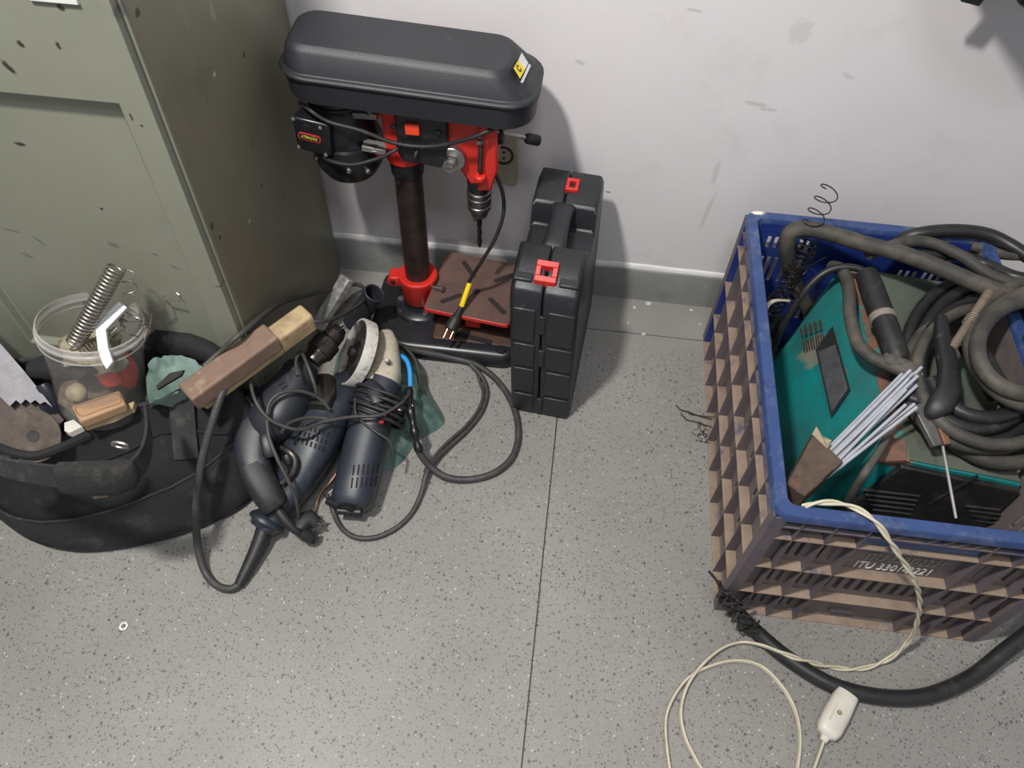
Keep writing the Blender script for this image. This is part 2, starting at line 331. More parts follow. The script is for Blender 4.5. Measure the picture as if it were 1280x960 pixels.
# ------------------------------------------------------------------ drill press
DX, DY = -.262, .985
dp = thing('drill_press', (DX, DY, 0), 'black and red bench drill press standing against the wall beside the cabinet', 'drill press')
RUST = mat('rusty_brown_top', (.105, .062, .052), .6, var=.2, vs=25, bump=.15, bs=200, spots=[((.16, .085, .06), 40, .55, .75, .6)])
BASEM = mat('base_paint', (.014, .015, .019), .32, var=.25, spots=[((.16, .09, .065), 14, .56, .7, .75), ((.10, .09, .085), 40, .6, .8, .5)])
def rrect(x0, x1, y0, y1, r, z, n=5):
    out = []
    for cx_, cy_, a0 in ((x1 - r, y0 + r, -90), (x1 - r, y1 - r, 0), (x0 + r, y1 - r, 90), (x0 + r, y0 + r, 180)):
        for k in range(n + 1):
            a = math.radians(a0 + 90 * k / n); out.append(V((cx_ + r * math.cos(a), cy_ + r * math.sin(a), z)))
    return out
bx0, bx1, by0, by1 = -.352, -.062, .876, 1.078
bm = B(); rings(bm, [rrect(bx0, bx1, by0, by1, .03, 0), rrect(bx0 + .003, bx1 - .003, by0 + .003, by1 - .003, .028, .022), rrect(bx0 + .008, bx1 - .008, by0 + .008, by1 - .008, .024, .029), rrect(bx0 + .016, bx1 - .016, by0 + .016, by1 - .016, .02, .031)])
obj('base', bm, BASEM, dp, angle=50)
# worn raised pad with the T slot, corner hole
bm = B(); c1 = P(546, 415, z=.032); c2 = P(640, 445, z=.032)
rings(bm, [rrect(-.225, -.07, .905, 1.05, .006, .0305), rrect(-.223, -.072, .907, 1.048, .006, .033)]); obj('work_pad', bm, mat('worn_pad', (.10, .06, .045), .5, .3, var=.4, vs=30, spots=[((.016, .015, .015), 20, .5, .6, .9)]), dp)
a = P(565, 416, z=.034); b_ = P(615, 428, z=.034)
bm = B(); box(bm, (0, -.005, -.001), ((b_ - a).length, .005, .0008), frame(a, b_ - a)); obj('base_slot', bm, mat('slot_dark', (.008, .007, .007), .8), dp, label='dark slot in the base')
for px, py in ((626, 437),):
    a = P(px, py, z=.031); bm = B(); lathe(bm, a, (0, 0, 1), [(0, .010), (.0025, .009), (.0025, .0045), (-.001, .0045)], 20); obj('mounting_boss', bm, BASEM, dp, angle=30)
    bm = B(); lathe(bm, a + V((0, 0, .0005)), (0, 0, 1), [(0, .0046), (.0012, .0046)], 16); obj('mounting_hole', bm, mat('hole_dark', (.004, .004, .004), .9), dp)
# column flange and bolts
bm = B(); lathe(bm, (DX, DY, .03), (0, 0, 1), [(0, .052), (.006, .05), (.009, .047), (.012, .032), (.02, .029)], 32); obj('column_flange', bm, BASEM, dp, angle=40)
for px, py in ((501, 374), (532, 393)):
    a = P(px, py, z=.041); bm = B(); lathe(bm, a, (0, 0, 1), [(-.003, .006), (.004, .006), (.005, .005)], 6); obj('bolt', bm, STEEL, dp, angle=30)
bm = B(); lathe(bm, (DX, DY, .045), (0, 0, 1), [(0, .0228), (.36, .0228)], 32); obj('column', bm, BRONZE, dp, angle=60)
# red table bracket round the column
bm = B(); lathe(bm, (DX, DY, .052), (0, 0, 1), [(0, .028), (.004, .031), (.05, .034), (.056, .036), (.062, .036), (.064, .032), (.062, .0232)], 32)
box(bm, (DX - .052, DY - .014, .092), (DX - .028, DY + .010, .112))
lathe(bm, (DX - .044, DY - .016, .101), (0, 1, 0), [(0, .011), (.028, .011)], 18)
obj('table_bracket', bm, RED, dp, bevel=.0015)
bm = B(); lathe(bm, (DX - .044, DY - .0175, .101), (0, 1, 0), [(0, .0048), (.002, .0048)], 12); obj('clamp_hole', bm, mat('deep_dark', (.01, .006, .006), .8), dp)
a = P(547, 360, y=DY - .02); bm = B(); lathe(bm, a, (1, -.35, .3), [(-.02, .004), (.008, .004), (.008, .0055), (.013, .0055)], 14); obj('clamp_bolt', bm, STEEL, dp)
# table plate with slots (dark patches paint the shade inside the openings)
tz = .098
q = [P(537, 380, z=tz), P(641, 407, z=tz), P(655, 328, z=tz), P(576, 318, z=tz)]
tx0, tx1, ty0, ty1 = -.232, -.074, .920, 1.074
bm = B(); rings(bm, [rrect(tx0, tx1, ty0, ty1, .006, tz - .009), rrect(tx0, tx1, ty0, ty1, .006, tz - .0008)]); tab = obj('table', bm, RED, dp, bevel=.001)
bm = B(); rings(bm, [rrect(tx0 + .001, tx1 - .001, ty0 + .001, ty1 - .001, .006, tz - .0009), rrect(tx0 + .0014, tx1 - .0014, ty0 + .0014, ty1 - .0014, .006, tz)]); obj('table_top', bm, RUST, tab, label='rust-brown face of the table')
HOLE = mat('opening_shade', (.02, .012, .012), .8)
TR = -.12
def untw(p): q = Matrix.Rotation(-TR, 3, 'Z') @ (p - V((DX, DY, 0))); return q + V((DX, DY, 0))
for (A, Bp) in (((553, 377), (575, 369)), ((613, 374), (630, 391)), ((580, 328), (592, 345)), ((620, 351), (646, 342))):
    a, b_ = untw(P(*A, z=tz)), untw(P(*Bp, z=tz)); l_ = (b_ - a).length + .008; c_ = a.lerp(b_, .5); ang = math.atan2(b_.y - a.y, b_.x - a.x)
    bm = B(); M = Matrix.Translation((c_.x, c_.y, tz - .0005)) @ Matrix.Rotation(ang, 4, 'Z'); rings(bm, [[M @ p for p in rrect(-l_ / 2, l_ / 2, -.0048, .0048, .0047, z_)] for z_ in (0, .001)]); obj('table_slot', bm, HOLE, tab)
bm = B(); lathe(bm, (-.15, .985, tz - .0004), (0, 0, 1), [(0, .007), (.001, .007)], 20); obj('centre_hole', bm, HOLE, tab)
bm = B(); box(bm, (-.166, .925, .05), (-.138, 1.04, tz - .008)); box(bm, (-.245, .968, .055), (-.15, 1.0, .085)); obj('table_arm', bm, RED, dp, bevel=.002)

# head casting: red collar, red head, black switch panel
hy = .944
bm = B(); lathe(bm, (DX, DY, .375), (0, 0, 1), [(0, .024), (0, .031), (.012, .032), (.05, .032)], 32); obj('column_collar', bm, RED, dp, angle=40)
bm = B(); lathe(bm, (DX, DY, .345), (0, 0, 1), [(0, .0235), (0, .026), (.028, .028), (.03, .0235)], 28); obj('collar_sleeve', bm, BLK, dp, angle=40)
bm = B()
poly = [(-.285, .494), (-.118, .494), (-.115, .40), (-.13, .355), (-.155, .355), (-.182, .40), (-.20, .412), (-.285, .405)]
prism(bm, [V((x_, hy + .006, z_)) for x_, z_ in poly], .085, (0, 1, 0))
obj('head_casting', bm, RED, dp, bevel=.004)
bm = B(); prism(bm, [V((x_, hy - .006, z_)) for x_, z_ in ((-.262, .492), (-.186, .492), (-.186, .405), (-.198, .392), (-.255, .398), (-.262, .41))], .02, (0, 1, 0)); sw = obj('switch_panel', bm, BLK, dp, bevel=.003)
a = P(516, 160, y=hy - .006); bm = B(); box(bm, (a.x - .0105, hy - .0125, a.z - .0085), (a.x + .0105, hy - .004, a.z + .0085)); 
obj('rocker_switch', bm, mat('red_switch', (.8, .06, .02), .35), sw, bevel=.0015)
for px, py in ((491, 158), (548, 166), (500, 181), (523, 184)):
    a = P(px, py, y=hy - .007); bm = B(); lathe(bm, a, (0, -1, 0), [(0, .0042 if py < 170 else .006), (.0015, .004 if py < 170 else .0055), (.003, .001)], 14); obj('screw' if py < 170 else 'cable_gland', bm, BLK, sw)
# raised front rib of the red head around the depth rod
bm = B(); prism(bm, [V((x_, hy - .008, z_)) for x_, z_ in ((-.142, .47), (-.118, .49), (-.112, .40), (-.122, .36), (-.142, .358))], .016, (0, 1, 0)); obj('depth_stop_rib', bm, RED, dp, bevel=.003)
a = P(601, 178, y=hy - .014); b_ = P(600, 215, y=hy - .014); bm = B(); lathe(bm, a, b_ - a, [(-.006, .0035), ((b_ - a).length, .0035)], 12); obj('depth_rod', bm, DSTEEL, dp)
a = P(600, 222, y=hy - .014); bm = B(); lathe(bm, a + V((0, 0, -.004)), (0, 0, 1), [(0, .009), (.009, .009)], 20); obj('depth_stop_foot', bm, RED, dp, bevel=.002)
a = P(600, 176, y=hy - .016); bm = B(); lathe(bm, a, (0, 0, 1), [(-.003, .006), (.003, .006)], 6); obj('depth_nut', bm, STEEL, dp)
# return-spring washer with its bolt
a = P(564, 203, y=hy - .010)
bm = B(); lathe(bm, a + V((0, .016, 0)), (0, -1, 0), [(0, .0205), (.010, .0205), (.0115, .019), (.0115, 0)], 32); wsh = obj('spring_cap', bm, STEEL, dp, angle=30)
bm = B(); lathe(bm, a + V((-.001, .003, -.003)), (0, -1, 0), [(0, .0105), (.006, .0105), (.006, .0078), (.014, .0078), (.014, .0048), (.009, .004)], 6); obj('spring_bolt', bm, STEEL, wsh, angle=30)
# quill, chuck, drill bit
SX, SY = -.1445, .968
bm = B(); lathe(bm, (SX, SY, .362), (0, 0, -1), [(0, .020), (.022, .0185), (.024, .0165), (.036, .016)], 28); obj('quill', bm, BLK, dp, angle=35)
bm = B(); lathe(bm, (SX, SY, .338), (0, 0, -1), [(0, .015), (.003, .0195), (.010, .0195), (.011, .0178), (.013, .0178), (.014, .0195), (.026, .0195), (.027, .018), (.029, .018), (.03, .0193), (.038, .0188), (.039, .017), (.053, .0135), (.056, .0105), (.056, .004)], 32); ch = obj('chuck', bm, mat('chuck_steel', (.15, .135, .125), .35, .85, var=.25, vs=60), dp, angle=35)
bm = B(); lathe(bm, (SX - .004, SY - .0175, .289), (-.1, -1, -.2), [(0, .0025), (.0022, .0025)], 12); obj('key_hole', bm, HOLE, ch)
bm = B()
L_ = .072; R = []; nS = 40
for i in range(nS + 1):
    t = i / nS; z_ = .284 - L_ * t; tw = t * 12; ring = []
    for k in range(16):
        q = 2 * math.pi * k / 16; r = .0042 * (1 if t < .25 else (.62 + .38 * abs(math.cos(q)) ** 1.0)); 
        if t > .96: r *= .35
        ring.append(V((SX + r * math.cos(q + (tw if t > .25 else 0)), SY + r * math.sin(q + (tw if t > .25 else 0)), z_)))
    R.append(ring)
rings(bm, R); obj('drill_bit', bm, mat('bit_steel', (.035, .03, .028), .35, .7), dp, label='black twist drill bit in the chuck')
# feed handle at the right of the head
a = P(622, 165, y=.975); b_ = P(660, 173, y=.99); dct = (b_ - a).normalized()
bm = B(); lathe(bm, a - dct * .03, dct, [(0, .0032), (.03 + (b_ - a).length, .0032)], 12); fh = obj('feed_lever', bm, STEEL, dp)
bm = B(); lathe(bm, b_ - dct * .004, dct, [(0, .006), (.003, .0085), (.02, .0085), (.023, .0075), (.024, .0)], 20); obj('lever_knob', bm, RUBBER, fh, angle=40)
bm = B(); lathe(bm, (-.122, .985, .43), (1, 0, 0), [(0, .016), (.012, .016), (.014, .013)], 20); obj('feed_hub', bm, BLK, dp, angle=40)
# belt cover: moulded lid over a skirt
def cov(z, x0, x1, y0, y1, rr, cut=0): return rrect(x0, x1, y0, y1, rr, z, 6)
cm_ = mat('belt_cover_plastic', (.017, .0185, .024), .46, var=.12, vs=12, bump=.2, bs=1100, spots=[((.09, .085, .08), 30, .6, .8, .3)])
CYc = .985
bm = B(); rings(bm, [cov(.488, -.405, -.07, .928, 1.042, .045), cov(.490, -.416, -.062, .918, 1.052, .05), cov(.521, -.418, -.060, .916, 1.054, .05), cov(.523, -.415, -.063, .919, 1.051, .045)])
def lean(bm):
    for v in bm.verts: v.co.z -= (v.co.x + .24) * .045
lean(bm); skt = obj('cover_skirt', bm, cm_, dp, angle=50)
bm = B()
R = [cov(.523, -.420, -.058, .914, 1.056, .046), cov(.5275, -.4215, -.0565, .9125, 1.0575, .047), cov(.5305, -.419, -.059, .915, 1.055, .046), cov(.5315, -.4155, -.064, .920, 1.051, .043), cov(.5560, -.408, -.094, .930, 1.040, .03), cov(.5605, -.4055, -.0975, .9335, 1.0365, .029)]
top = cov(.564, -.401, -.102, .939, 1.031, .026)
for ring in (R[-2], R[-1], top):
    for p in ring:     # the lid's front ridge bows back a little in the middle
        if p.y < .985: p.y += .007 * math.sin(max(0, min(1, (p.x + .40) / .28)) * math.pi)
rings(bm, R + [top]); lean(bm); lidobj = obj('cover_lid', bm, cm_, dp, angle=28, bevel=.0012)
# sticker on the sloping right end of the lid
pl = P(651, 84, z=.552); nrm = V((.74, .0, .67)).normalized()
p0 = V((-.077, .985, .5375)); 
def stick(name, pix, m, off, parent):
    pts = [PP(px, py, p0 + nrm * off, nrm) for px, py in pix]; bm = B(); prism(bm, pts, .0006, nrm); return obj(name, bm, m, parent, smooth=False)
YEL = mat('yellow_label', (.75, .58, .02), .4); WHT = mat('white_print', (.62, .64, .66), .5)
stk = stick('logo_sticker', [(642, 85), (648, 75), (656, 87), (650, 98)], YEL, .0012, lidobj)
stick('white_print', [(648, 75), (652, 66), (660, 79), (656, 87)], WHT, .0012, lidobj)
stick('brand_line', [(661, 80), (663.5, 82), (653, 104), (650.5, 103)], WHT, .0012, lidobj)
cpt = PP(648.5, 85.5, p0 + nrm * .0018, nrm); bm = B(); uu = V((0, 1, 0)); wv = nrm.cross(uu).normalized()
tube(bm, [cpt + (uu * math.cos(t) * .0042 + wv * math.sin(t) * .0042) for t in [math.radians(k) for k in range(30, 331, 20)]], .0011, 6); obj('logo_ring', bm, BLK, stk)
# motor
MX, MY = -.353, .985
bm = B(); lathe(bm, (MX, MY, .50), (0, 0, -1), [(0, .049), (.095, .049), (.097, .054), (.112, .0555), (.14, .052), (.158, .042), (.166, .028), (.168, 0)], 40); mo = obj('motor', bm, BLKG, dp, angle=30)
for z_ in (.49, .483, .476):
    bm = B(); lathe(bm, (MX, MY, z_), (0, 0, -1), [(0, .049), (0, .0515), (.003, .0515), (.003, .049)], 36); obj('motor_fin', bm, BLKG, mo, angle=30)
for px, py in ((388, 199), (436, 213), (468, 222)):
    a = P(px, py, y=.945 if px == 388 else .932); 
    d0 = (V((a.x, a.y, 0)) - V((MX, MY, 0))).normalized(); a = V((MX + d0.x * .054, MY + d0.y * .054, a.z))
    bm = B(); lathe(bm, a, d0, [(-.004, .0045), (.003, .0045), (.0045, .003)], 12); obj('motor_screw', bm, STEEL, mo)
jb = [P(364, 146, y=.925), P(411, 157, y=.925), P(414, 197, y=.925), P(372, 186, y=.925)]
bm = B(); prism(bm, [V((p.x, .925, p.z)) for p in jb], .035, (.25, 1, 0)); jbo = obj('junction_box', bm, BLKG, mo, bevel=.003)
for px, py in ((366, 149), (400, 160), (373, 184), (407, 194)):
    a = P(px, py, y=.924); bm = B(); lathe(bm, a, (0, -1, 0), [(-.002, .0032), (.001, .0032), (.0025, .001)], 12); obj('box_screw', bm, STEEL, jbo)
ang = math.atan2((jb[1] - jb[0]).z, (jb[1] - jb[0]).x)
a = P(387, 172, y=.9245); Ml = frame(a, (math.cos(ang - .02), 0, math.sin(ang - .02)), (-math.sin(ang), 0, math.cos(ang)))
Ml = Matrix((Ml.col[0].xyz, Ml.col[1].xyz, V((0, -1, 0)))).transposed().to_4x4(); Ml.translation = a
bm = B(); rings(bm, [[Ml @ p for p in rrect(-.0165, .0165, -.0058, .0058, .004, z_)] for z_ in (-.001, .0008)]); wl = obj('warning_label', bm, mat('red_label', (.5, .03, .03), .4), jbo, smooth=False)
bm = B(); rings(bm, [[Ml @ p for p in rrect(-.0148, .0148, -.0043, .0043, .003, z_)] for z_ in (.0005, .0011)]); obj('label_field', bm, BLK, wl, smooth=False)
text_mesh('label_print', 'ATENÇÃO', .0062, Ml @ Matrix.Translation((0, 0, .0013)), mat('yellow_print', (.6, .65, .05), .4), wl, .0002, .82)
GALV = mat('galvanised', (.27, .26, .25), .5, .6, var=.2, vs=40)
# motor mounting brackets
for (p1, p2, sc2) in (((440, 143), (470, 145), (462, 139)), ((452, 184), (482, 190), (469, 186))):
    a = P(*p1, y=.94); b_ = P(*p2, y=.94); M = frame(a, b_ - a, (0, 1, 0)); bm = B(); box(bm, (0, 0, -.001), ((b_ - a).length, .02, .002), M); box(bm, (0, 0, -.007), ((b_ - a).length, .002, .001), M); obj('motor_bracket', bm, GALV, dp, bevel=.0008)
    c_ = P(*sc2, y=.946); bm = B(); lathe(bm, c_, (0, -.3, 1), [(-.002, .0075), (.002, .0075), (.002, .0052), (.006, .0052)], 16); obj('bracket_bolt', bm, STEEL, dp, angle=30)
    bm = B(); lathe(bm, c_ + V((.004, .006, -.012)), (0, 0, 1), [(0, .008), (.008, .010)], 16); obj('bracket_boss', bm, RED, dp)
# its cables
cable('motor_cable', [P(375, 128, y=.97), P(385, 136, y=.93), P(410, 152, y=.925), P(450, 163, y=.925), P(490, 178, y=.928), P(520, 183, y=.93), P(550, 182, y=.928), P(590, 172, y=.92), P(612, 163, y=.925), P(622, 160, y=.95)], .0032, RUBBER, parent=dp)
cable('switch_cable', [P(404, 196, y=.935), P(415, 202, y=.92), P(440, 206, y=.915), P(470, 199, y=.92), P(492, 189, y=.925), P(500, 182, y=.936)], .0032, RUBBER, parent=dp)
pw = cable('power_cable', [P(522, 186, y=.936), P(519, 198, y=.93), P(527, 192, y=.96), P(560, 190, y=1.04), P(600, 195, y=1.03), P(616, 212, y=1.0), P(628, 240, y=.985), P(629, 268, y=.97), P(618, 300, y=.955), P(600, 330, y=.945), P(585, 355, z=.14), P(578, 378, z=.115)], .0032, RUBBER, parent=dp)
a, b_ = P(587, 354, z=.142), P(577, 383, z=.11)
bm = B(); lathe(bm, a, b_ - a, [(0, .0048), ((b_ - a).length, .0048)], 16); obj('yellow_sleeve', bm, mat('yellow_tape', (.85, .62, .01), .4), pw, label='yellow sleeve on the cable')
c_ = P(570, 398, z=.098); e_ = P(566, 410, z=.075)
bm = B(); dct = (c_ - b_).normalized(); lathe(bm, b_, dct, [(-.003, .004), (.012, .0055), (.022, .009), (.026, .011), (.03, .011), (.042, .013), (.046, .012)], 16); plg = obj('plug', bm, RUBBER, pw, angle=50)
for s in (-1, 1):
    bm = B(); q = b_ + dct * .045 + V((s * .006, 0, 0)); lathe(bm, q, dct, [(0, .0022), (.018, .0022), (.019, .001)], 10); obj('plug_pin', bm, mat('copper_pin', (.6, .35, .25), .3, .9), plg)

# ------------------------------------------------------------------ tool case
tc = thing('tool_case', (-.008, .92, 0), 'black moulded plastic tool case with red latches standing upright by the wall', 'case')
CASEM = mat('case_plastic', (.013, .0145, .018), .42, var=.2, vs=18, bump=.22, bs=500, spots=[((.12, .12, .12), 28, .6, .78, .35), ((.3, .3, .3), 120, .74, .77, .5)])
# side profile (y, z): front edge, shoulders, handle recess, back
prof = [(.783, .0), (.781, .285), (.790, .303), (.826, .322), (.862, .326), (.872, .322), (.886, .286), (.955, .286), (.968, .322), (.978, .326), (1.03, .330), (1.055, .322), (1.066, .30), (1.066, .0)]
def half(x0, x1, name):
    bm = B(); R = []
    s = 1 if x1 > x0 else -1
    for x_, ins in ((x0, 0), (x1 - s * .006, 0), (x1, .006)):
        cy_, cz_ = .925, .16
        ring = []
        for (y_, z_) in prof:
            yy_ = y_ + (ins if y_ < cy_ else -ins); zz_ = z_ + (ins if z_ < .05 else -ins)
            ring.append(V((x_ + (z_ - .16) * -.036, yy_, zz_)))
        R.append(ring)
    rings(bm, R)
    return obj(name, bm, CASEM, tc, bevel=.003, angle=40)
XS = -.0035
hl = half(XS - .0008, -.054, 'case_half'); hr = half(XS + .0008, .052, 'case_half')
def cy(z): return -(z - .16) * .036
# raised and recessed fields on the narrow front
for s, xa, xb, hh in ((-1, -.049, -.013, hl), (1, .005, .047, hr)):
    for za, zb in ((.012, .058), (.066, .128), (.136, .19), (.198, .272)):
        bm = B(); xo = cy((za + zb) / 2); box(bm, (xa + xo, .7785, za), (xb + xo, .785, zb)); obj('front_panel', bm, CASEM, hh, bevel=.002)
for z_ in (.03, .16, .24):
    bm = B(); box(bm, (XS - .004 + cy(z_), .779, z_ - .02), (XS + .006 + cy(z_), .785, z_ + .02)); obj('seam_rib', bm, CASEM, hr, bevel=.001)
# top pads beside latches
for s, xa, xb, hh in ((-1, -.051, -.022, hl), (1, .018, .047, hr)):
    for ya, yb, z_ in ((.80, .86, .313), (.985, 1.045, .3255)):
        M = Matrix.Translation((cy(.32), 0, 0)); bm = B(); 
        sl = .18 if ya < .9 else .07
        hexa(bm, [M @ V(p) for p in ((xa, ya, z_ - .01), (xb, ya, z_ - .01), (xb, yb, z_ - .01 + (yb - ya) * sl), (xa, yb, z_ - .01 + (yb - ya) * sl), (xa, ya, z_), (xb, ya, z_), (xb, yb, z_ + (yb - ya) * sl), (xa, yb, z_ + (yb - ya) * sl))]); obj('top_pad', bm, CASEM, hh, bevel=.002)
# handle: bar across the recess
bm = B(); loft(bm, [(V((XS + cy(.3), y_, z_)), w_, h_) for y_, z_, w_, h_ in ((.862, .300, .021, .010), (.875, .312, .020, .010), (.89, .3165, .0175, .010), (.92, .3185, .0165, .0095), (.95, .3185, .0175, .010), (.965, .316, .020, .010), (.98, .306, .021, .010))], (0, 0, 1), 3); obj('handle', bm, CASEM, tc, angle=50)
# red latches: open frames
LT = mat('red_latch', (.50, .018, .014), .4, var=.1)
for (ya, yb, zt) in ((.800, .829, .3235), (.995, 1.022, .3335)):
    xo = XS + cy(.32); x0_, x1_ = xo - .0165, xo + .0165; bm = B()
    if ya > .9: x0_, x1_ = xo - .003, xo + .018
    d = .008 if ya < .9 else .006; k = (.322 - .303) / .036 if ya < .9 else .08
    def sl_(x_a, x_b, y_a, y_b, th=.004): 
        z_ = lambda y_: zt + (y_ - (ya + yb) / 2) * k
        hexa(bm, [V((x_a, y_a, z_(y_a) - .012)), V((x_b, y_a, z_(y_a) - .012)), V((x_b, y_b, z_(y_b) - .012)), V((x_a, y_b, z_(y_b) - .012)), V((x_a, y_a, z_(y_a))), V((x_b, y_a, z_(y_a))), V((x_b, y_b, z_(y_b))), V((x_a, y_b, z_(y_b)))])
    sl_(x0_, x1_, ya, ya + d); sl_(x0_, x1_, yb - d, yb); sl_(x0_, x0_ + d, ya + d, yb - d); sl_(x1_ - d, x1_, ya + d, yb - d)
    obj('latch', bm, LT, tc, bevel=.001)

tc.rotation_euler.z = -.085; tc.location.x -= .004

tab.rotation_euler.z = TR

# ------------------------------------------------------------------ blue crate
cx0, cx1, cy0, cy1, cz = .286, .672, .462, 1.012, .312
BLUE = mat('blue_crate_plastic', (.03, .06, .175), .45, var=.2, vs=20, bump=.15, bs=300, spots=[((.16, .19, .26), 26, .5, .72, .6), ((.7, .7, .65), 75, .72, .75, .8)],
    marks=[(P(947, 266, z=.312), (.013, .006, .01), (0, 0, .1), (.75, .72, .62), 1), (P(928, 378, z=.30), (.012, .012, .02), (0, 0, 0), (.72, .72, .7), .7), (P(930, 303, z=.31), (.004, .004, .01), (0, 0, 0), (.8, .8, .78), 1), (P(1205, 295, z=.31), (.005, .003, .01), (0, 0, 0), (.85, .85, .85), 1)])
DIRT = (.30, .225, .175)
BLUED = mat('dirty_crate_sheet', (.022, .036, .115), .6, var=.25, vs=20, bump=.25, bs=250, spots=[((.105, .095, .11), 16, .30, .50, .85), ((.22, .17, .135), 22, .52, .72, .65)], zdirt=((.22, .17, .135), .0, .50, .5))
BLUER = mat('dirty_crate_ribs', (.024, .038, .12), .6, var=.25, vs=20, bump=.25, bs=250, spots=[((.085, .08, .11), 20, .40, .6, .8), ((.19, .15, .125), 26, .55, .75, .6)], zdirt=((.17, .13, .11), .0, .45, .6))
LEDGE = mat('tan_dust_ledges', (.25, .185, .14), .75, var=.22, vs=24, bump=.3, bs=250, spots=[((.06, .07, .14), 24, .58, .68, .8), ((.33, .25, .19), 14, .5, .7, .5)])
INB = mat('crate_inside_plastic', (.014, .034, .20), .45, var=.15, spots=[((.09, .10, .15), 18, .55, .75, .5)])
crate = thing('crate', ((cx0 + cx1) / 2, (cy0 + cy1) / 2, 0), 'dirty blue plastic crate full of welding gear on the terrazzo floor', 'crate')
rows = [0, .080, .165, .25, .281, .303]
def wall(name, o, ex, n_out, L_, xs, center=None, slotted=True):
    """o: outer bottom corner; ex along the wall; n_out outwards. ribs at xs."""
    ex = V(ex); nn = V(n_out); D = .015
    Mx = Matrix((ex, V((0, 0, 1)), nn)).transposed().to_4x4(); Mx.translation = V(o) - nn * (D + .0022)   # local: x along, y up, z out; sheet at z 0..0.0022
    bm = B(); cells = list(zip(xs[:-1], xs[1:]))
    for r in range(len(rows) - 1):
        y0_, y1_ = rows[r], rows[r + 1]; h = y1_ - y0_
        for ci, (a, b) in enumerate(cells):
            isC = center is not None and ci == center
            Mc = Mx @ Matrix.Translation((a, y0_, 0)); w_ = b - a; sl = []
            if slotted and r in (0, 1, 2) and not (ci in (0, len(cells) - 1)) and not (isC and r in (0, 2)):
                if isC: n_ = 9; p_ = (w_ - .01) / n_; sl = [(.014, h - .012, [(.008 + k * p_, .008 + k * p_ + p_ * .5) for k in range(n_)])]
                else:
                    n_ = 3 if name == 'back_wall' else 2; p_ = .0118 if name == 'back_wall' else .0135; s0 = (w_ - (n_ - 1) * p_ - .0062) / 2
                    sl = [(.014, h - .016, [(s0 + k * p_, s0 + k * p_ + .0062) for k in range(n_)])]
            elif slotted and r == 3 and ci not in (0, len(cells) - 1) and not isC:
                sl = [(.004, h - .003, [(w_ / 2 - .015 + .0118 * k, w_ / 2 - .009 + .0118 * k) for k in range(3)])] if name == 'back_wall' else []
            slab_with_slots(bm, w_, h, .0022, sl, Mc)
    wo = obj(name, bm, INB if name == 'back_wall' else BLUED, crate, smooth=False)
    # ribs
    for x_ in xs:
        for (ya, yb) in ((0, rows[-1]),):
            bm = B(); t = .0016
            sk = .0
            box(bm, (x_ - t / 2, ya, .0022), (x_ + t / 2, yb, .0022 + D), Mx); obj('upright_rib', bm, BLUER, wo, smooth=False)
    for y_ in [.001] + rows[1:-1]:
        bm = B(); box(bm, (xs[0], y_ - .001, .0022), (xs[-1], y_ + .001, .0022 + D - .0005), Mx); obj('cross_rib', bm, LEDGE if y_ < .26 else BLUER, wo, smooth=False)
    return wo, Mx
W_ = cx1 - cx0; D_ = cy1 - cy0
xsF = [.001, .038, .078, .118, .268, .308, .348, W_ - .001]
fw, MF = wall('front_wall', (cx0, cy0, 0), (1, 0, 0), (0, -1, 0), W_, xsF, 3)
n_ = 9; xsS = [.001 + (D_ - .002) * k / n_ for k in range(n_ + 1)]
wall('left_wall', (cx0, cy1, 0), (0, -1, 0), (-1, 0, 0), D_, xsS)
wall('right_wall', (cx1, cy0, 0), (0, 1, 0), (1, 0, 0), D_, xsS)
wall('back_wall', (cx1, cy1, 0), (-1, 0, 0), (0, 1, 0), W_, xsF, 3)
# bright blue field and slanting stiffeners in the middle of the front, the lower tab
bm = B(); box(bm, (.122, .2535, .006), (.264, .2785, .0105), MF); obj('blue_field', bm, BLUE, fw, bevel=.001, label='bright blue plain field')
for x_ in (.136, .15, .19, .208, .226, .244):
    bm = B(); hexa(bm, [(x_, .2825, .002), (x_ + .0015, .2825, .002), (x_ + .0015, .2825, .0165), (x_, .2825, .0165), (x_ + .014, .302, .002), (x_ + .0155, .302, .002), (x_ + .0155, .302, .0165), (x_ + .014, .302, .0165)], MF); obj('slanting_rib', bm, BLUER, fw, smooth=False)
bm = B(); box(bm, (.165, .022, .001), (.20, .030, .007), MF); obj('moulded_tab', bm, BLUED, fw, bevel=.001)
# stamped lettering on the plain panel of the front
TXT = mat('white_stencil', (.72, .69, .65), .6, var=.25, vs=200)
TXT2 = mat('worn_stencil', (.27, .24, .215), .7, var=.3, vs=200)
text_mesh('stencil_lettering', 'ITU 3301-2221', .0275, MF @ Matrix.Translation((.194, .1805, .0034)), TXT, fw, .0005, .60)
text_mesh('worn_lettering', 'ITU 3301-2221', .0275, MF @ Matrix.Translation((.199, .2065, .0033)), TXT2, fw, .0003, .60)
# rim: rounded flange running all round
def rr2(ins, z, r): return rrect(cx0 - .001 + ins, cx1 + .001 - ins, cy0 - .001 + ins, cy1 + .001 - ins, r, z, 6)
bm = B(); rings(bm, [rr2(0, .299, .018), rr2(0, .310, .018), rr2(.0015, .3125, .017), rr2(.016, .3125, .012), rr2(.018, .310, .010), rr2(.018, .299, .010), rr2(.016, .299, .012), rr2(.016, .300, .012), rr2(.003, .300, .016), rr2(.003, .299, .016)], cap=False, closed=True)
obj('rim', bm, BLUE, crate, angle=50)
bm = B(); rings(bm, [rr2(.014, .0, .012), rr2(.014, .006, .012)]); obj('crate_floor', bm, BLUED, crate)

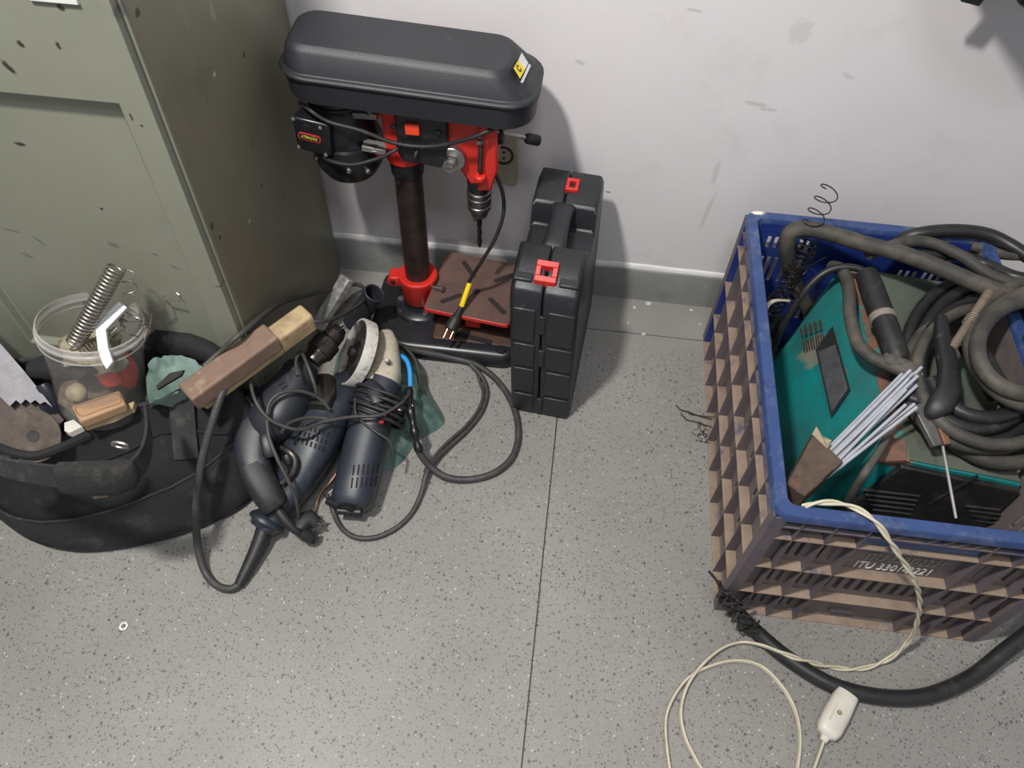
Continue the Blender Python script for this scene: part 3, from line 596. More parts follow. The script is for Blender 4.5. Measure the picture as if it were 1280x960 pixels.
# ------------------------------------------------------------------ welding machine in the crate
TEAL = mat('teal_machine_paint', (.007, .205, .205), .42, var=.14, vs=9, bump=.1, bs=80, spots=[((.025, .10, .095), 7, .40, .65, .8), ((.035, .06, .05), 55, .60, .72, .6), ((.20, .10, .05), 16, .62, .72, .85), ((.25, .24, .2), 40, .66, .78, .6)],
    marks=[(P(1015, 425, z=.2), (.028, .035, .07), (0, 0, .3), (.22, .20, .15), .85), (P(1012, 565, z=.15), (.008, .02, .05), (0, 0, 0), (.3, .13, .05), .9), (P(1120, 560, z=.25), (.03, .035, .03), (0, 0, 0), (.20, .11, .075), .95), (P(1016, 505, z=.18), (.006, .02, .03), (0, 0, .2), (.28, .22, .16), .8)])
TOPG = mat('dusty_green_top', (.085, .105, .082), .7, var=.2, vs=8, bump=.15, bs=90, spots=[((.17, .15, .11), 9, .48, .7, .6), ((.02, .10, .085), 12, .6, .75, .7)])
wmach = thing('welding_machine', (.5, .78, 0.007), 'teal welding machine with scratched rusty casing tilted in the blue crate', 'welding machine')
C1, C2 = P(1047, 337, z=.25), P(1106, 566, z=.236)
T1, T2 = P(1066, 337, z=.262), P(1127, 577, z=.25)
T3, T4 = V((.650, .975, .235)), V((.650, .594, .235))
S1, S2 = P(966, 452, z=.09), P(985, 618, z=.09)
b1, b2, b3, b4 = V((.375, .90, .01)), V((.372, .60, .01)), V((.650, .588, .01)), V((.650, .965, .01))
mid1 = T1 + V((.02, .02, -.02))
bm = B()
vb = {k: bm.verts.new(v) for k, v in dict(C1=C1, C2=C2, T1=T1, T2=T2, T3=T3, T4=T4, S1=S1, S2=S2, b1=b1, b2=b2, b3=b3, b4=b4).items()}
for f in (('C1', 'C2', 'T2', 'T1'), ('S1', 'S2', 'C2', 'C1'), ('b1', 'b2', 'S2', 'S1'), ('b2', 'b3', 'T4', 'T2', 'C2', 'S2'), ('b3', 'b4', 'T3', 'T4'), ('b4', 'b1', 'S1', 'C1', 'T1', 'T3'), ('b4', 'b3', 'b2', 'b1')): bm.faces.new([vb[k] for k in f])
bm.faces.new([vb[k] for k in ('T1', 'T2', 'T4', 'T3')])
hs = obj('housing', bm, TEAL, wmach, bevel=.003, angle=25)
nt_ = (T2 - T1).cross(T3 - T1).normalized(); nt_ = nt_ if nt_.z > 0 else -nt_
bm = B(); prism(bm, [p + nt_ * .0005 for p in (T1.lerp(T3, .06), T2.lerp(T4, .06) + V((0, .004, 0)), T4 + V((-.004, .004, 0)), T3 + V((-.004, -.004, 0)))], .003, nt_); obj('top_plate', bm, TOPG, wmach, bevel=.001, label='dusty green top plate')
ns = (S2 - C2).cross(C1 - C2).normalized(); ns = ns if ns.x < 0 else -ns
def spt(px, py, off=0): return PP(px, py, C2 + ns * off, ns)
MET = mat('dark_handle_recess', (.016, .016, .017), .6, var=.3)
SPK = mat('speckled_grey_plate', (.075, .078, .085), .55, .2, var=.25, vs=60, bump=.4, bs=400, spots=[((.35, .35, .35), 220, .66, .72, .8)])
bm = B(); prism(bm, [spt(*p, off=.0006) for p in ((1020, 437), (1041, 408), (1063, 487), (1039, 521))], .0012, ns); hr_ = obj('handle_recess', bm, MET, hs, smooth=False)
bm = B(); prism(bm, [spt(*p, off=.0018) for p in ((1023, 440), (1045, 431), (1060, 486), (1040, 515))], .0022, ns); obj('handle_plate', bm, SPK, hs, bevel=.0008, label='speckled grey plate in the recess')
for k in range(9):
    a = V((1000 + k * 3.2, 428 - k * 1.0, 0)); p0 = spt(a.x + (k % 2) * 1.5, a.y - 20, .0004); p1 = spt(a.x + 5, a.y + 10, .0004)
    for (t0, t1) in ((0, .42), (.56, 1)):
        q0, q1 = p0.lerp(p1, t0), p0.lerp(p1, t1); bm = B(); M = frame(q0, q1 - q0, ns.cross(q1 - q0)); box(bm, (0, -.0008, -.0005), ((q1 - q0).length, .0008, .0009), M); obj('vent_slot', bm, mat('vent_dark', (.05, .03, .02), .8) if k == 0 and t0 == 0 else bpy.data.materials['vent_dark'], hs, smooth=False)
# edge strip, rusty
EDGE = mat('rusty_edge', (.16, .085, .055), .7, var=.3, vs=40, spots=[((.02, .2, .19), 25, .52, .6, .9)])
bm = B(); d_e = (T2 - T1).normalized(); sidev = (T1 - C1).normalized(); nn_ = d_e.cross(sidev); nn_ = nn_ if nn_.z > 0 else -nn_
prism(bm, [T1 - sidev * .005, T1 + V((.012, 0, 0)) - d_e * .0, T2 + V((.012, .0, 0)), T2 - sidev * .005], .003, nn_); obj('edge_strip', bm, EDGE, wmach, bevel=.001)
# black louvred front
nf = (T4 - T2).cross(b2 - T2).normalized(); nf = nf if nf.y < 0 else -nf
def fpt(px, py, off=0): return PP(px, py, T2 + nf * off, nf)
FR = mat('black_front_plastic', (.013, .013, .014), .5, var=.3, vs=20, spots=[((.09, .08, .07), 25, .5, .75, .4)])
up_f = (T2 - b2).normalized(); rt = (T4 - T2).normalized()
cor = [fpt(1074, 618, .001), fpt(1126, 578, .001), T4 + nf * .001 + V((-.003, 0, -.003)), b3 + nf * .001 + V((-.003, 0, .05)), b3.lerp(b2, .85) + nf * .001 + V((0, 0, .05))]
bm = B(); prism(bm, cor, .008, nf); fr = obj('front_panel', bm, FR, wmach, bevel=.002)
def louv(px0, py0, px1, py1, parent):
    a, b = fpt(px0, py0, .0095), fpt(px1, py1, .0095); bm = B(); tube(bm, [a.lerp(b, t / 4) for t in range(5)], .0024, 8); obj('louvre', bm, FR, parent)
for k in range(5): louv(1078 + k * 3, 612 + k * 6.2, 1150 - k * 3, 620 + k * 5.6, fr)
for k in range(4): louv(1206 + k * 4, 632 + k * 6, 1250, 637 + k * 6, fr)
louv(1160, 630, 1222, 595, fr)
bm = B(); hexa(bm, [T2 + V((-.03, .0, -.012)), T2 + V((.005, .0, -.004)), T2 + V((.010, .032, -.002)), T2 + V((-.012, .036, -.004)), T2 + V((-.03, .0, -.006)), T2 + V((.005, .0, .005)), T2 + V((.010, .032, .006)), T2 + V((-.012, .036, .004))]); obj('corner_bracket', bm, mat('rust', (.14, .07, .05), .75, var=.3, vs=40, bump=.3), wmach, bevel=.001)

# ------------------------------------------------------------------ box of electrodes
RUSTY = mat('rusty_tin', (.085, .06, .045), .7, .15, var=.35, vs=30, bump=.4, bs=120, spots=[((.22, .09, .045), 26, .55, .72, .7), ((.2, .19, .16), 50, .6, .78, .5)])
zb = .285
a, b, c_, d = P(1016, 541, z=zb), P(1054, 577, z=zb), P(1006, 622, z=zb), P(982, 604, z=zb)
bm = B(); dn_ = V((0, 0, -.030))
a2, b2_, c2, d2 = a + dn_ * .8, b + dn_, c_ + dn_, d + dn_ * .8
t = .0022
# open-ended tin: top, bottom, two sides, closed end
def plate(bm, p, q, r_, s_, n, th): prism(bm, [p, q, r_, s_], th, n)
plate(bm, a, b, c_, d, (0, 0, -1), t); plate(bm, a2, b2_, c2, d2, (0, 0, 1), t)
plate(bm, a, d, d2, a2, (b - a), t); plate(bm, b, c_, c2, b2_, (a - b), t); plate(bm, c_, d, d2, c2, (b - c_), t)
tin = obj('electrode_tin', bm, RUSTY, None, bevel=.0006); tag(tin, 'flat rusty brown tin holding welding rods at the crate front corner', 'tin')
bm = B(); sd = (a - d).normalized()
R_ = []
for k in range(9):
    tt = k / 8; p = a.lerp(b, tt); R_.append(p + sd * (.008 + .005 * math.sin(k * 2.3)) + V((0, 0, .001 + .003 * math.cos(k * 3))))
prism(bm, [a + V((0, 0, .0006)) - sd * .004] + R_[:5] + [a.lerp(b, .5) + V((0, 0, .0006)) - sd * .004], .0012, (0, 0, 1)); obj('torn_flap', bm, mat('torn_paper', (.30, .24, .17), .8, var=.3, vs=60), tin)
ROD = mat('electrode_coating', (.36, .375, .42), .6, var=.12, vs=60)
starts = [(1046, 550), (1048, 556), (1050, 559), (1049, 563), (1051, 565), (1052, 568), (1053, 570), (1047, 553), (1054, 574), (1055, 576), (1050, 561), (1056, 579), (1052, 566), (1049, 558)]
ends = [(1137, 458), (1152, 459), (1141, 467), (1147, 470), (1150, 477), (1146, 482), (1132, 487), (1138, 463), (1143, 505), (1132, 506), (1135, 474), (1146, 509), (1152, 468), (1139, 479)]
for k, (s_, e_) in enumerate(zip(starts, ends)):
    z0 = .268 + .003 * (k % 4); z1 = .306 + .0045 * (k % 4)
    p, q = P(*s_, z=z0), P(*e_, z=z1); dd = (q - p).normalized(); p = p - dd * .055 + V((0, 0, -.0))
    bm = B(); lathe(bm, p, dd, [(0, .0024), ((q - p).length, .0024)], 8); o = obj('welding_rod', bm, ROD, None, angle=50)
    tag(o, 'pale grey welding rod in the bundle sticking out of the rusty tin', 'welding rod', 'welding rods in the rusty tin')

# ------------------------------------------------------------------ cables and clamps lying on the machine
CAB = mat('dusty_welding_cable', (.045, .043, .038), .65, var=.25, vs=25, bump=.15, bs=200, spots=[((.15, .125, .095), 18, .45, .7, .6)])
CABK = mat('black_welding_cable', (.018, .018, .019), .42, var=.25, vs=30, spots=[((.12, .11, .09), 22, .55, .78, .5)])
cable('welding_cable', P3([(1015, 395, .15), (992, 350, .22), (984, 315, .29), (988, 291, .328), (1010, 286, .337), (1045, 294, .337), (1085, 306, .335), (1130, 318, .335), (1180, 337, .333), (1225, 356, .33), (1270, 371, .325), (1320, 378, .325)]) + [V((.77, .83, .335)), V((.73, .79, .335)), V((.66, .78, .32))], .0125, CAB, 'thick dusty cable arching over the back left corner of the crate', group=None, seg=12)
cable('welding_cable', P3([(1085, 318, .318), (1130, 303, .322), (1165, 304, .322), (1205, 322, .320), (1240, 345, .315), (1290, 360, .318)]) + [V((.76, .88, .325)), V((.75, .84, .325)), V((.69, .82, .33))], .009, CAB, 'dusty brown cable running just above the thickest cable to the right', seg=10)
cable('welding_cable', P3([(1100, 310, .27), (1140, 294, .312), (1185, 288, .324), (1230, 292, .326), (1262, 306, .324), (1300, 330, .325)]) + [V((.76, .92, .325)), V((.74, .88, .335)), V((.68, .86, .33))], .0105, CABK, 'smooth black cable lying along the back rim of the crate', seg=10)
cable('welding_cable', P3([(1130, 320, .30), (1190, 318, .305), (1230, 330, .303), (1265, 345, .318), (1300, 352, .322)]), .0095, CABK, 'black cable under the dusty brown cable at the back of the crate', seg=10)
cable('welding_cable', P3([(1215, 306, .30), (1250, 316, .305), (1285, 318, .325), (1330, 316, .325)]) + [V((.80, .93, .325)), V((.77, .88, .33)), V((.70, .85, .335))], .010, CAB, 'short cable end with a pale tip at the right back corner of the crate', seg=10)
def coil(c, rad, z0, z1, turns, ph, wob, r, m, label, a0=0):
    pts = []; n = int(turns * 14)
    for i in range(n + 1):
        t = i / n; q = a0 + t * turns * 2 * math.pi
        k = 1 - wob * t + .05 * math.sin(q * 1.7 + ph); pts.append(P(c[0] + rad[0] * k * math.cos(q), c[1] + rad[1] * k * math.sin(q), z=z0 + (z1 - z0) * t + .004 * math.sin(q * 1.3 + ph)))
    return cable('cable_coil', pts, r, m, label, 'cable', sub=3, seg=10)
coil((1228, 452), (96, 104), .272, .305, 3.1, 1.0, .30, .0098, CABK, 'coil of heavy black cable heaped on the welding machine', a0=2.2)
coil((1240, 470), (108, 96), .282, .30, 1.6, 2.6, .14, .0088, CAB, 'dusty looser loops of cable over the black coil', a0=1.0)
coil((1300, 432), (92, 78), .325, .35, 2.6, .4, .22, .0105, CAB, 'coil of dusty cable spilling over the right rim of the crate', a0=1.2)
cable('welding_cable', P3([(1190, 552, .262), (1225, 572, .262), (1260, 578, .262), (1310, 572, .262)]), .011, CAB, 'dusty cable bend at the front edge of the welding machine top', seg=10)
cable('earth_lead', P3([(1112, 540, .272), (1098, 566, .275), (1082, 590, .272), (1068, 612, .24), (1060, 628, .2)]), .0055, DUSTYR, 'thin dusty green lead hanging beside the rusty tin', group=None)
cable('power_lead', P3([(1092, 345, .29), (1070, 335, .293), (1045, 335, .288), (1022, 347, .272), (1000, 372, .24), (980, 405, .19), (965, 440, .12), (958, 480, .08)]), .0058, CABK, 'thin black lead curling down beside the teal machine side')
# dusty taped lead and its knot
cable('taped_lead', P3([(1040, 333, .262), (1053, 338, .280), (1061, 360, .288), (1063, 395, .286), (1072, 428, .29), (1090, 447, .295), (1112, 456, .30), (1132, 465, .30)]), .0098, CAB, 'lead wrapped in dusty grey tape beside the black holder grip', seg=10)
bm = B()
for (px, py, z_, r_) in ((1118, 452, .303, .016), (1135, 462, .303, .0135), (1142, 470, .30, .012)):
    b2k = bmesh.ops.create_icosphere(bm, subdivisions=3, radius=r_, matrix=Matrix.Translation(P(px, py, z=z_)) @ Matrix.Diagonal((1.1, .85, .7, 1)))
for v in bm.verts: v.co += v.normal * 0; v.co += V((mnoise.noise(v.co * 120), mnoise.noise(v.co * 120 + V((5, 0, 0))), mnoise.noise(v.co * 120 + V((0, 5, 0))))) * .004
tag(obj('rag_knot', bm, mat('dusty_tape', (.085, .078, .07), .85, var=.3, vs=50, bump=.5, bs=120), None, angle=60), 'lumpy grey dusty tape knot behind the welding rods', 'knot')
# electrode holder: round grip, then the insulated head with jaws
gr = thing('cable_connector', P(1102, 400, z=.30), 'black cylindrical cable grip with a torn paper band on the machine', 'connector')
a, b = P(1083, 342, z=.302), P(1124, 452, z=.302); dd = (b - a).normalized()
bm = B(); lathe(bm, a, dd, [(0, .012), (.002, .0165), (.03, .0175), (.09, .0175), ((b - a).length - .01, .0165), ((b - a).length, .012)], 22); obj('grip', bm, RUBBER, gr, angle=40)
bm = B(); q = P(1102, 395, z=.302); lathe(bm, q, dd, [(0, .0178), (0, .0187), (.010, .0189), (.011, .018)], 22); obj('paper_band', bm, mat('torn_band', (.20, .18, .145), .85, var=.3, vs=80, bump=.4), gr)
eh = thing('electrode_holder', P(1165, 500, z=.28), 'black electrode holder with copper jaw gripping one rod on the coiled cable', 'electrode holder')
HB = mat('holder_black', (.014, .014, .016), .5, var=.25, vs=30, spots=[((.18, .17, .16), 30, .58, .75, .5)])
bm = B(); loft(bm, [(P(1176, 398, z=.312), .008, .008), (P(1178, 425, z=.314), .0115, .011), (P(1186, 462, z=.316), .0135, .0125), (P(1186, 490, z=.316), .016, .013), (P(1174, 508, z=.310), .0165, .013), (P(1163, 518, z=.302), .011, .010), (P(1158, 523, z=.298), .004, .004)], (0, 0, 1), 2.6, 18); obj('handle', bm, HB, eh, angle=50)
bm = B(); loft(bm, [(P(1121, 476, z=.286), .010, .006), (P(1127, 479, z=.288), .022, .008), (P(1148, 492, z=.290), .025, .011), (P(1168, 504, z=.294), .018, .012), (P(1176, 510, z=.294), .010, .01)], (0, 0, 1), 3.4, 16); obj('jaw_cover', bm, HB, eh, angle=50)
def jaw(nm, A, Bp, w0, w1, m):
    a, b = P(*A[:2], z=A[2]), P(*Bp[:2], z=Bp[2]); M = frame(a, b - a); L_ = (b - a).length; bm = B()
    hexa(bm, [(0, -w0, -.006), (L_, -w1, -.005), (L_, w1, -.005), (0, w0, -.006), (0, -w0, .005), (L_, -w1, .004), (L_, w1, .004), (0, w0, .005)], M); return obj(nm, bm, m, eh, bevel=.0015)
jaw('steel_jaw', (1148, 506, .300), (1171, 558, .285), .0115, .0065, mat('worn_jaw', (.16, .155, .145), .55, .6, var=.25, vs=50, bump=.3))
jaw('copper_jaw', (1165, 500, .306), (1183, 556, .287), .008, .0045, mat('copper_jaw_metal', (.22, .11, .07), .6, .4, var=.3, vs=50, bump=.3))
a, b = P(1176, 545, z=.285), P(1195, 648, z=.258); bm = B(); lathe(bm, a, b - a, [(0, .0021), ((b - a).length, .0019)], 8); tag(obj('welding_rod', bm, mat('used_rod', (.26, .25, .26), .5, .3, var=.2), None), 'single rod gripped in the copper jaw, pointing down', 'welding rod')
# black clamp arms and the taped stick
cl = thing('ground_clamp', P(1235, 460, z=.28), 'black ground clamp with straight arms lying inside the coiled cable', 'clamp')
for A, Bp, w in (((1213, 420, .305), (1262, 505, .296), .013), ((1206, 432, .290), (1246, 500, .284), .010)):
    a, b = P(*A[:2], z=A[2]), P(*Bp[:2], z=Bp[2]); bm = B(); box(bm, (0, -w, -.006), ((b - a).length, w, .006), frame(a, b - a)); obj('arm', bm, HB, cl, bevel=.003)
a = P(1274, 503, z=.298); bm = B(); lathe(bm, a, (1, 0, .1), [(-.012, .0085), (.02, .0085)], 16); obj('pivot', bm, BRONZE, cl)
sk_ = thing('taped_stick', P(1205, 410, z=.32), 'dusty brown stick bound with wire across the coiled cable', 'stick')
a, b = P(1190, 436, z=.322), P(1236, 366, z=.334); bm = B(); lathe(bm, a, b - a, [(0, .0062), ((b - a).length, .0068)], 12); obj('stick', bm, mat('dusty_brown', (.17, .135, .10), .8, var=.3, vs=40, bump=.3), sk_)
bm = B(); q = a.lerp(b, .42); tube(bm, helix(q, a.lerp(b, .56), .0078, 4, 12), .0011, 5); obj('binding_wire', bm, mat('dull_wire', (.2, .18, .15), .6, .4), sk_)
# white lead, black zigzag springs
WIRE = mat('cream_flex', (.52, .475, .365), .5, var=.12, vs=60, spots=[((.3, .22, .13), 45, .62, .75, .5)])
for off in (0, .0042):
    pass
bm = B()
for s in (-1, 1): tube(bm, cr([P(px, py, z=z_) + V((s * .002, 0, 0)) for px, py, z_ in ((985, 376, .235), (968, 376, .245), (958, 384, .245), (955, 400, .235), (960, 420, .22), (961, 442, .20), (954, 468, .16), (946, 495, .12), (942, 520, .06))], 6), .0021, 6)
tag(obj('white_lead', bm, WIRE, None), 'short cream flat lead beside the teal machine, inside the crate left wall', 'cable')
BW = mat('black_spring_wire', (.03, .024, .022), .45, .7, var=.3)
sp = B(); pt, pm, pb_ = P(1040, 233, y=.965), P(1010, 288, y=.955), P(962, 385, y=.90)
tube(sp, [p for p in helix(pt, pm, .0155, 3.8, 12)], .0010, 5); tag(obj('stretched_spring', sp, BW, None, angle=80), 'thin dark stretched spring poking above the crate back rim', 'spring')
sp = B(); tube(sp, helix(P(1012, 300, y=.955), P(965, 392, y=.905), .0135, 15, 12), .0012, 5); tag(obj('rusty_spring', sp, BW, None, angle=80), 'dense rusty black spring lying in the crate back left corner', 'spring')
random.seed(3); sp = B()
for k in range(14):
    t = random.random(); c0 = P(1020 - 55 * t, 318 + 75 * t, y=.935 - .05 * t) + V((random.uniform(-.012, .012), 0, random.uniform(-.015, .015)))
    pts = [c0 + V((random.uniform(-.016, .016), random.uniform(-.01, .01), random.uniform(-.016, .016))) for _ in range(4)]; tube(sp, cr(pts, 3), .0010, 4)
tag(obj('wire_scraps', sp, BW, None, kind='stuff'), 'tangle of dark wire scraps around the rusty spring in the crate', 'wire scraps')
# black filling deep in the crate so the side gap reads as stored cable
cable('spare_cable', P3([(950, 560, .03), (948, 520, .04), (948, 470, .06), (955, 430, .08), (975, 395, .10)]), .011, CABK, 'black cable deep in the gap along the crate left wall')

# ------------------------------------------------------------------ cables on the floor by the crate
fc = thing('floor_cable', P(1100, 872, z=0), 'thick black cable with a frayed end lying in front of the blue crate', 'cable')
cable('cable_sheath', P3([(903, 742, .075), (920, 762, .045), (944, 788, .020), (985, 823, .0112), (1040, 856, .0112), (1100, 871, .0112), (1157, 870, .0112), (1212, 848, .015), (1255, 815, .03), (1310, 770, .06)]) + [V((.80, .56, .17)), V((.79, .62, .30)), V((.74, .67, .355)), V((.675, .68, .345))], lambda t: .0085 + .003 * min(1, t * 5), CABK, parent=fc, seg=12)
bm = B(); random.seed(11)
for k in range(34):
    t = random.random() ** 1.3; base = P(905 + 25 * t, 742 + 35 * t, z=.075 - .05 * t)
    pts = [base, base + V((random.uniform(-.014, .014), random.uniform(-.014, .002), random.uniform(-.004, .016))), base + V((random.uniform(-.018, .018), random.uniform(-.02, .002), random.uniform(-.006, .03)))]; tube(bm, cr(pts, 3), random.uniform(.0012, .0032), 5)
tube(bm, cr(P3([(904, 744, .076), (898, 730, .085), (893, 722, .092), (886, 714, .098)]), 4), .0022, 6); tube(bm, cr(P3([(904, 744, .076), (901, 735, .08), (899, 727, .09)]), 4), .0035, 6)
obj('frayed_end', bm, mat('frayed_black', (.02, .018, .017), .75, var=.4, vs=60, spots=[((.12, .07, .05), 60, .6, .7, .6)]), fc, kind='stuff')

tw = thing('cream_flex', P(950, 830, z=0), 'twisted cream flex hanging over the crate rim and looping on the floor', 'cable')
path = cr(P3([(1003, 634, .308), (1020, 629, .317), (1048, 629, .3185), (1075, 638, .3185), (1097, 655, .3165), (1113, 677, .30), (1128, 700, .27), (1143, 724, .235), (1150, 752, .17), (1146, 780, .10), (1135, 802, .045), (1110, 824, .014), (1075, 836, .006), (1040, 834, .005), (1000, 824, .020), (975, 815, .026), (950, 806, .016), (925, 803, .006), (900, 812, .008), (875, 834, .009), (858, 860, .006), (851, 890, .005), (856, 920, .005), (870, 950, .005), (890, 985, .005), (880, 1020, .005), (850, 1010, .005), (838, 965, .005), (832, 910, .005), (838, 880, .005), (858, 850, .005), (885, 834, .0045), (920, 826, .0045), (953, 834, .0045), (980, 862, .0045), (995, 892, .0045), (1000, 925, .0045), (996, 965, .0045), (990, 1010, .0045), (1005, 1015, .005), (1013, 975, .006), (1025, 940, .008), (1031, 922, .009)]), 8)
for s in (0, math.pi):
    bm = B(); pts = []; ln = 0
    for i, p in enumerate(path):
        t = (path[min(i + 1, len(path) - 1)] - path[max(0, i - 1)]).normalized()
        if i: ln += (p - path[i - 1]).length
        sd_ = t.cross(V((0, 0, 1))); sd_ = sd_.normalized() if sd_.length > .1 else V((1, 0, 0)); up_ = sd_.cross(t)
        tws = min(ln, .62) * 2 * math.pi / .075      # twisted near the crate, lying flat side by side further on
        q = s + tws; lift = .0018 * math.sin(q)
        pts.append(p + sd_ * .0021 * math.cos(q) + up_ * lift)
    tube(bm, pts, .0021, 7); obj('strand', bm, WIRE, tw, angle=80)
WPL = mat('white_plug_plastic', (.56, .53, .47), .4, var=.1, vs=40, spots=[((.4, .28, .17), 50, .62, .75, .5)])
a, b = P(1031, 922, z=.011), P(1058, 868, z=.0135)
dd = (b - a).normalized(); L_ = (b - a).length
bm = B(); loft(bm, [(a - dd * .006, .005, .004), (a + dd * .001, .0062, .005), (a + dd * .004, .013, .009), (a + dd * .012, .0165, .0115), (a + dd * .035, .0175, .0125), (a + dd * L_, .016, .0125)], (0, 0, 1), 3, 20); pg = obj('plug', bm, WPL, tw, angle=40)
bm = B(); loft(bm, [(a + dd * (L_ - .003), .0125, .0095), (a + dd * (L_ + .0009), .0125, .0095)], (0, 0, 1), 3, 16); obj('plug_face', bm, mat('brown_face', (.25, .17, .10), .6, var=.3, vs=60), pg, label='brown end face of the plug')
bm = B(); q = a + dd * .037 + V((0, 0, .0122)); lathe(bm, q, (0, 0, 1), [(0, .0034), (.001, .0034), (.001, .002), (.0003, .0018)], 14); obj('plug_screw', bm, mat('brass_screw', (.35, .27, .15), .5, .6), pg)
bm = B(); tube(bm, [q + dd * -.012 + V((-.008, 0, 0)), q + dd * .016 + V((-.008, 0, -.001))], .0012, 6); obj('mould_line', bm, WPL, pg)

# rusty wire tuft at the left of the crate, paint flakes, washer
bm = B(); RW = mat('dark_twig', (.035, .028, .022), .8)
for pts in (((845, 506, .004), (851, 512, .005), (858, 514, .005), (872, 519, .004), (890, 524, .006)), ((851, 516, .003), (858, 524, .003), (872, 528, .003), (890, 534, .004)), ((860, 514, .004), (864, 518, .003), (880, 520, .003), (893, 522, .003))): tube(bm, cr(P3(pts), 4), .0011, 5)
tag(obj('wire_twig', bm, RW, None), 'dark forked wire twig on the floor left of the crate', 'wire')
bm = B(); random.seed(5)
for k in range(40):
    c0 = P(random.gauss(877, 5), random.gauss(544, 6), z=.0); pts = [c0 + V((0, 0, .0008)), c0 + V((random.uniform(-.008, .008), random.uniform(-.008, .008), random.uniform(.001, .004)))]; tube(bm, pts, .0007, 4)
tag(obj('dirt_clump', bm, mat('dirt', (.05, .042, .035), .95), None, kind='stuff'), 'small brown dirt tuft on the floor left of the crate', 'dirt')
FL = mat('paint_flake', (.50, .48, .44), .7, var=.15, vs=90)
for k, (px, py, w_, h_, lb) in enumerate(((810, 380, .012, .006, 'largest pale paint flake on the floor near the skirting'), (793, 385, .007, .0045, 'faint paint flake left below the largest flake'), (864, 388, .0065, .004, 'pale paint flake nearest the crate by the skirting'), (804, 418, .009, .004, 'pale paint flake lying across the dark floor joint'), (875, 406, .005, .0025, 'tiny pale paint flake above the floor joint beside the crate'), (785, 404, .004, .0025, 'tiny pale flake right of the case shadow edge'))):
    c0 = P(px, py, z=0); bm = B(); random.seed(k + 20); poly = [c0 + V((w_ / 2 * math.cos(q) * random.uniform(.7, 1.1), h_ * math.sin(q) * random.uniform(.7, 1.1), .0004)) for q in [2 * math.pi * j / 9 for j in range(9)]]; prism(bm, poly, .0009, (0, 0, 1)); tag(obj('paint_flake', bm, FL, None), lb, 'paint flake', 'paint flakes by the skirting')
c0 = P(156, 784, z=0); bm = B(); rings(bm, [[c0 + V((r * math.cos(q), r * math.sin(q), z_)) for q in [2 * math.pi * k / 6 + .3 for k in range(6)]] for r, z_ in ((.0068, .0), (.0068, .005), (.0038, .005), (.0038, .0))], cap=False, closed=True)
tag(obj('hex_nut', bm, mat('pale_nut', (.62, .60, .56), .5, .1), None, smooth=False), 'small pale hexagonal nut alone on the floor', 'nut')

# ------------------------------------------------------------------ thing hanging on the wall at the top right
hg = thing('hanging_object', (.70, 1.06, .66), 'black object hanging on the wall at the top right edge, only its lower tips visible, unseen bulk shaped for its shadow', 'hanging_item')
t1 = P(1213, 2, y=1.045); t2 = P(1276, 6, y=1.02)
bm = B(); R = []
for (y_, k) in ((1.092, .8), (1.07, .95), (1.0, 1), (.91, .95), (.87, .75)):
    zb_ = P(1230, -14, y=y_).z + (.03 if k < .9 else 0); R.append([V((.585 + (.20 * k) * math.cos(q), y_, zb_ + .15 + .15 * k * math.sin(q) * (1 if math.sin(q) > 0 else 1))) for q in [2 * math.pi * j / 24 for j in range(24)]])
rings(bm, R); obj('shadow_shell', bm, BLK, hg, angle=50)  # unseen bulk above the tips, shaped and placed to throw the wall shadow
bm = B(); hexa(bm, [t1 + V(p) for p in ((-.013, -.003, 0), (.012, -.003, -.004), (.012, .003, -.004), (-.013, .003, 0), (.008, -.003, .07), (.034, -.003, .068), (.034, .003, .068), (.008, .003, .07))]); obj('strap_end', bm, BLK, hg, bevel=.001)
bm = B(); lathe(bm, t2 + V((.006, 0, .0)), (0, 0, 1), [(0, .008), (.004, .013), (.03, .013)], 18); obj('knob', bm, BLK, hg, angle=40)

# ------------------------------------------------------------------ black tool bag
FAB = mat('black_bag_fabric', (.009, .009, .0105), .85, var=.25, vs=22, bump=.35, bs=700, spots=[((.085, .08, .075), 16, .58, .8, .45), ((.2, .19, .17), 90, .73, .78, .5)])
FAB2 = mat('worn_bag_webbing', (.024, .0235, .025), .85, var=.25, vs=30, bump=.5, bs=400, spots=[((.12, .115, .105), 28, .52, .75, .5)])
baseP = [(-.955, .60), (-.93, .52), (-.86, .478), (-.775, .437), (-.678, .426), (-.576, .458), (-.505, .50), (-.462, .545), (-.452, .60), (-.462, .665), (-.60, .672), (-.78, .672), (-.92, .668)]
baseP = [V((x_, y_, 0)) for x_, y_ in baseP]
rimP = [P(-95, 560, z=.17), P(-60, 590, z=.165), P(0, 575, z=.168), P(60, 556, z=.172), P(125, 527, z=.18), P(200, 499, z=.187), P(245, 484, z=.192), P(272, 479, z=.196), P(293, 478, z=.20), P(272, 439, z=.205), P(195, 434, z=.21), P(80, 446, z=.21), P(-40, 470, z=.20)]
rimP[8] = V((-.462, .640, .20)); rimP[9] = V((-.50, .683, .205))
for p in rimP: p.y = min(p.y, .684)
BS, RM = cr(baseP, 6, True), cr(rimP, 6, True)
cen = sum(BS, V()) / len(BS)
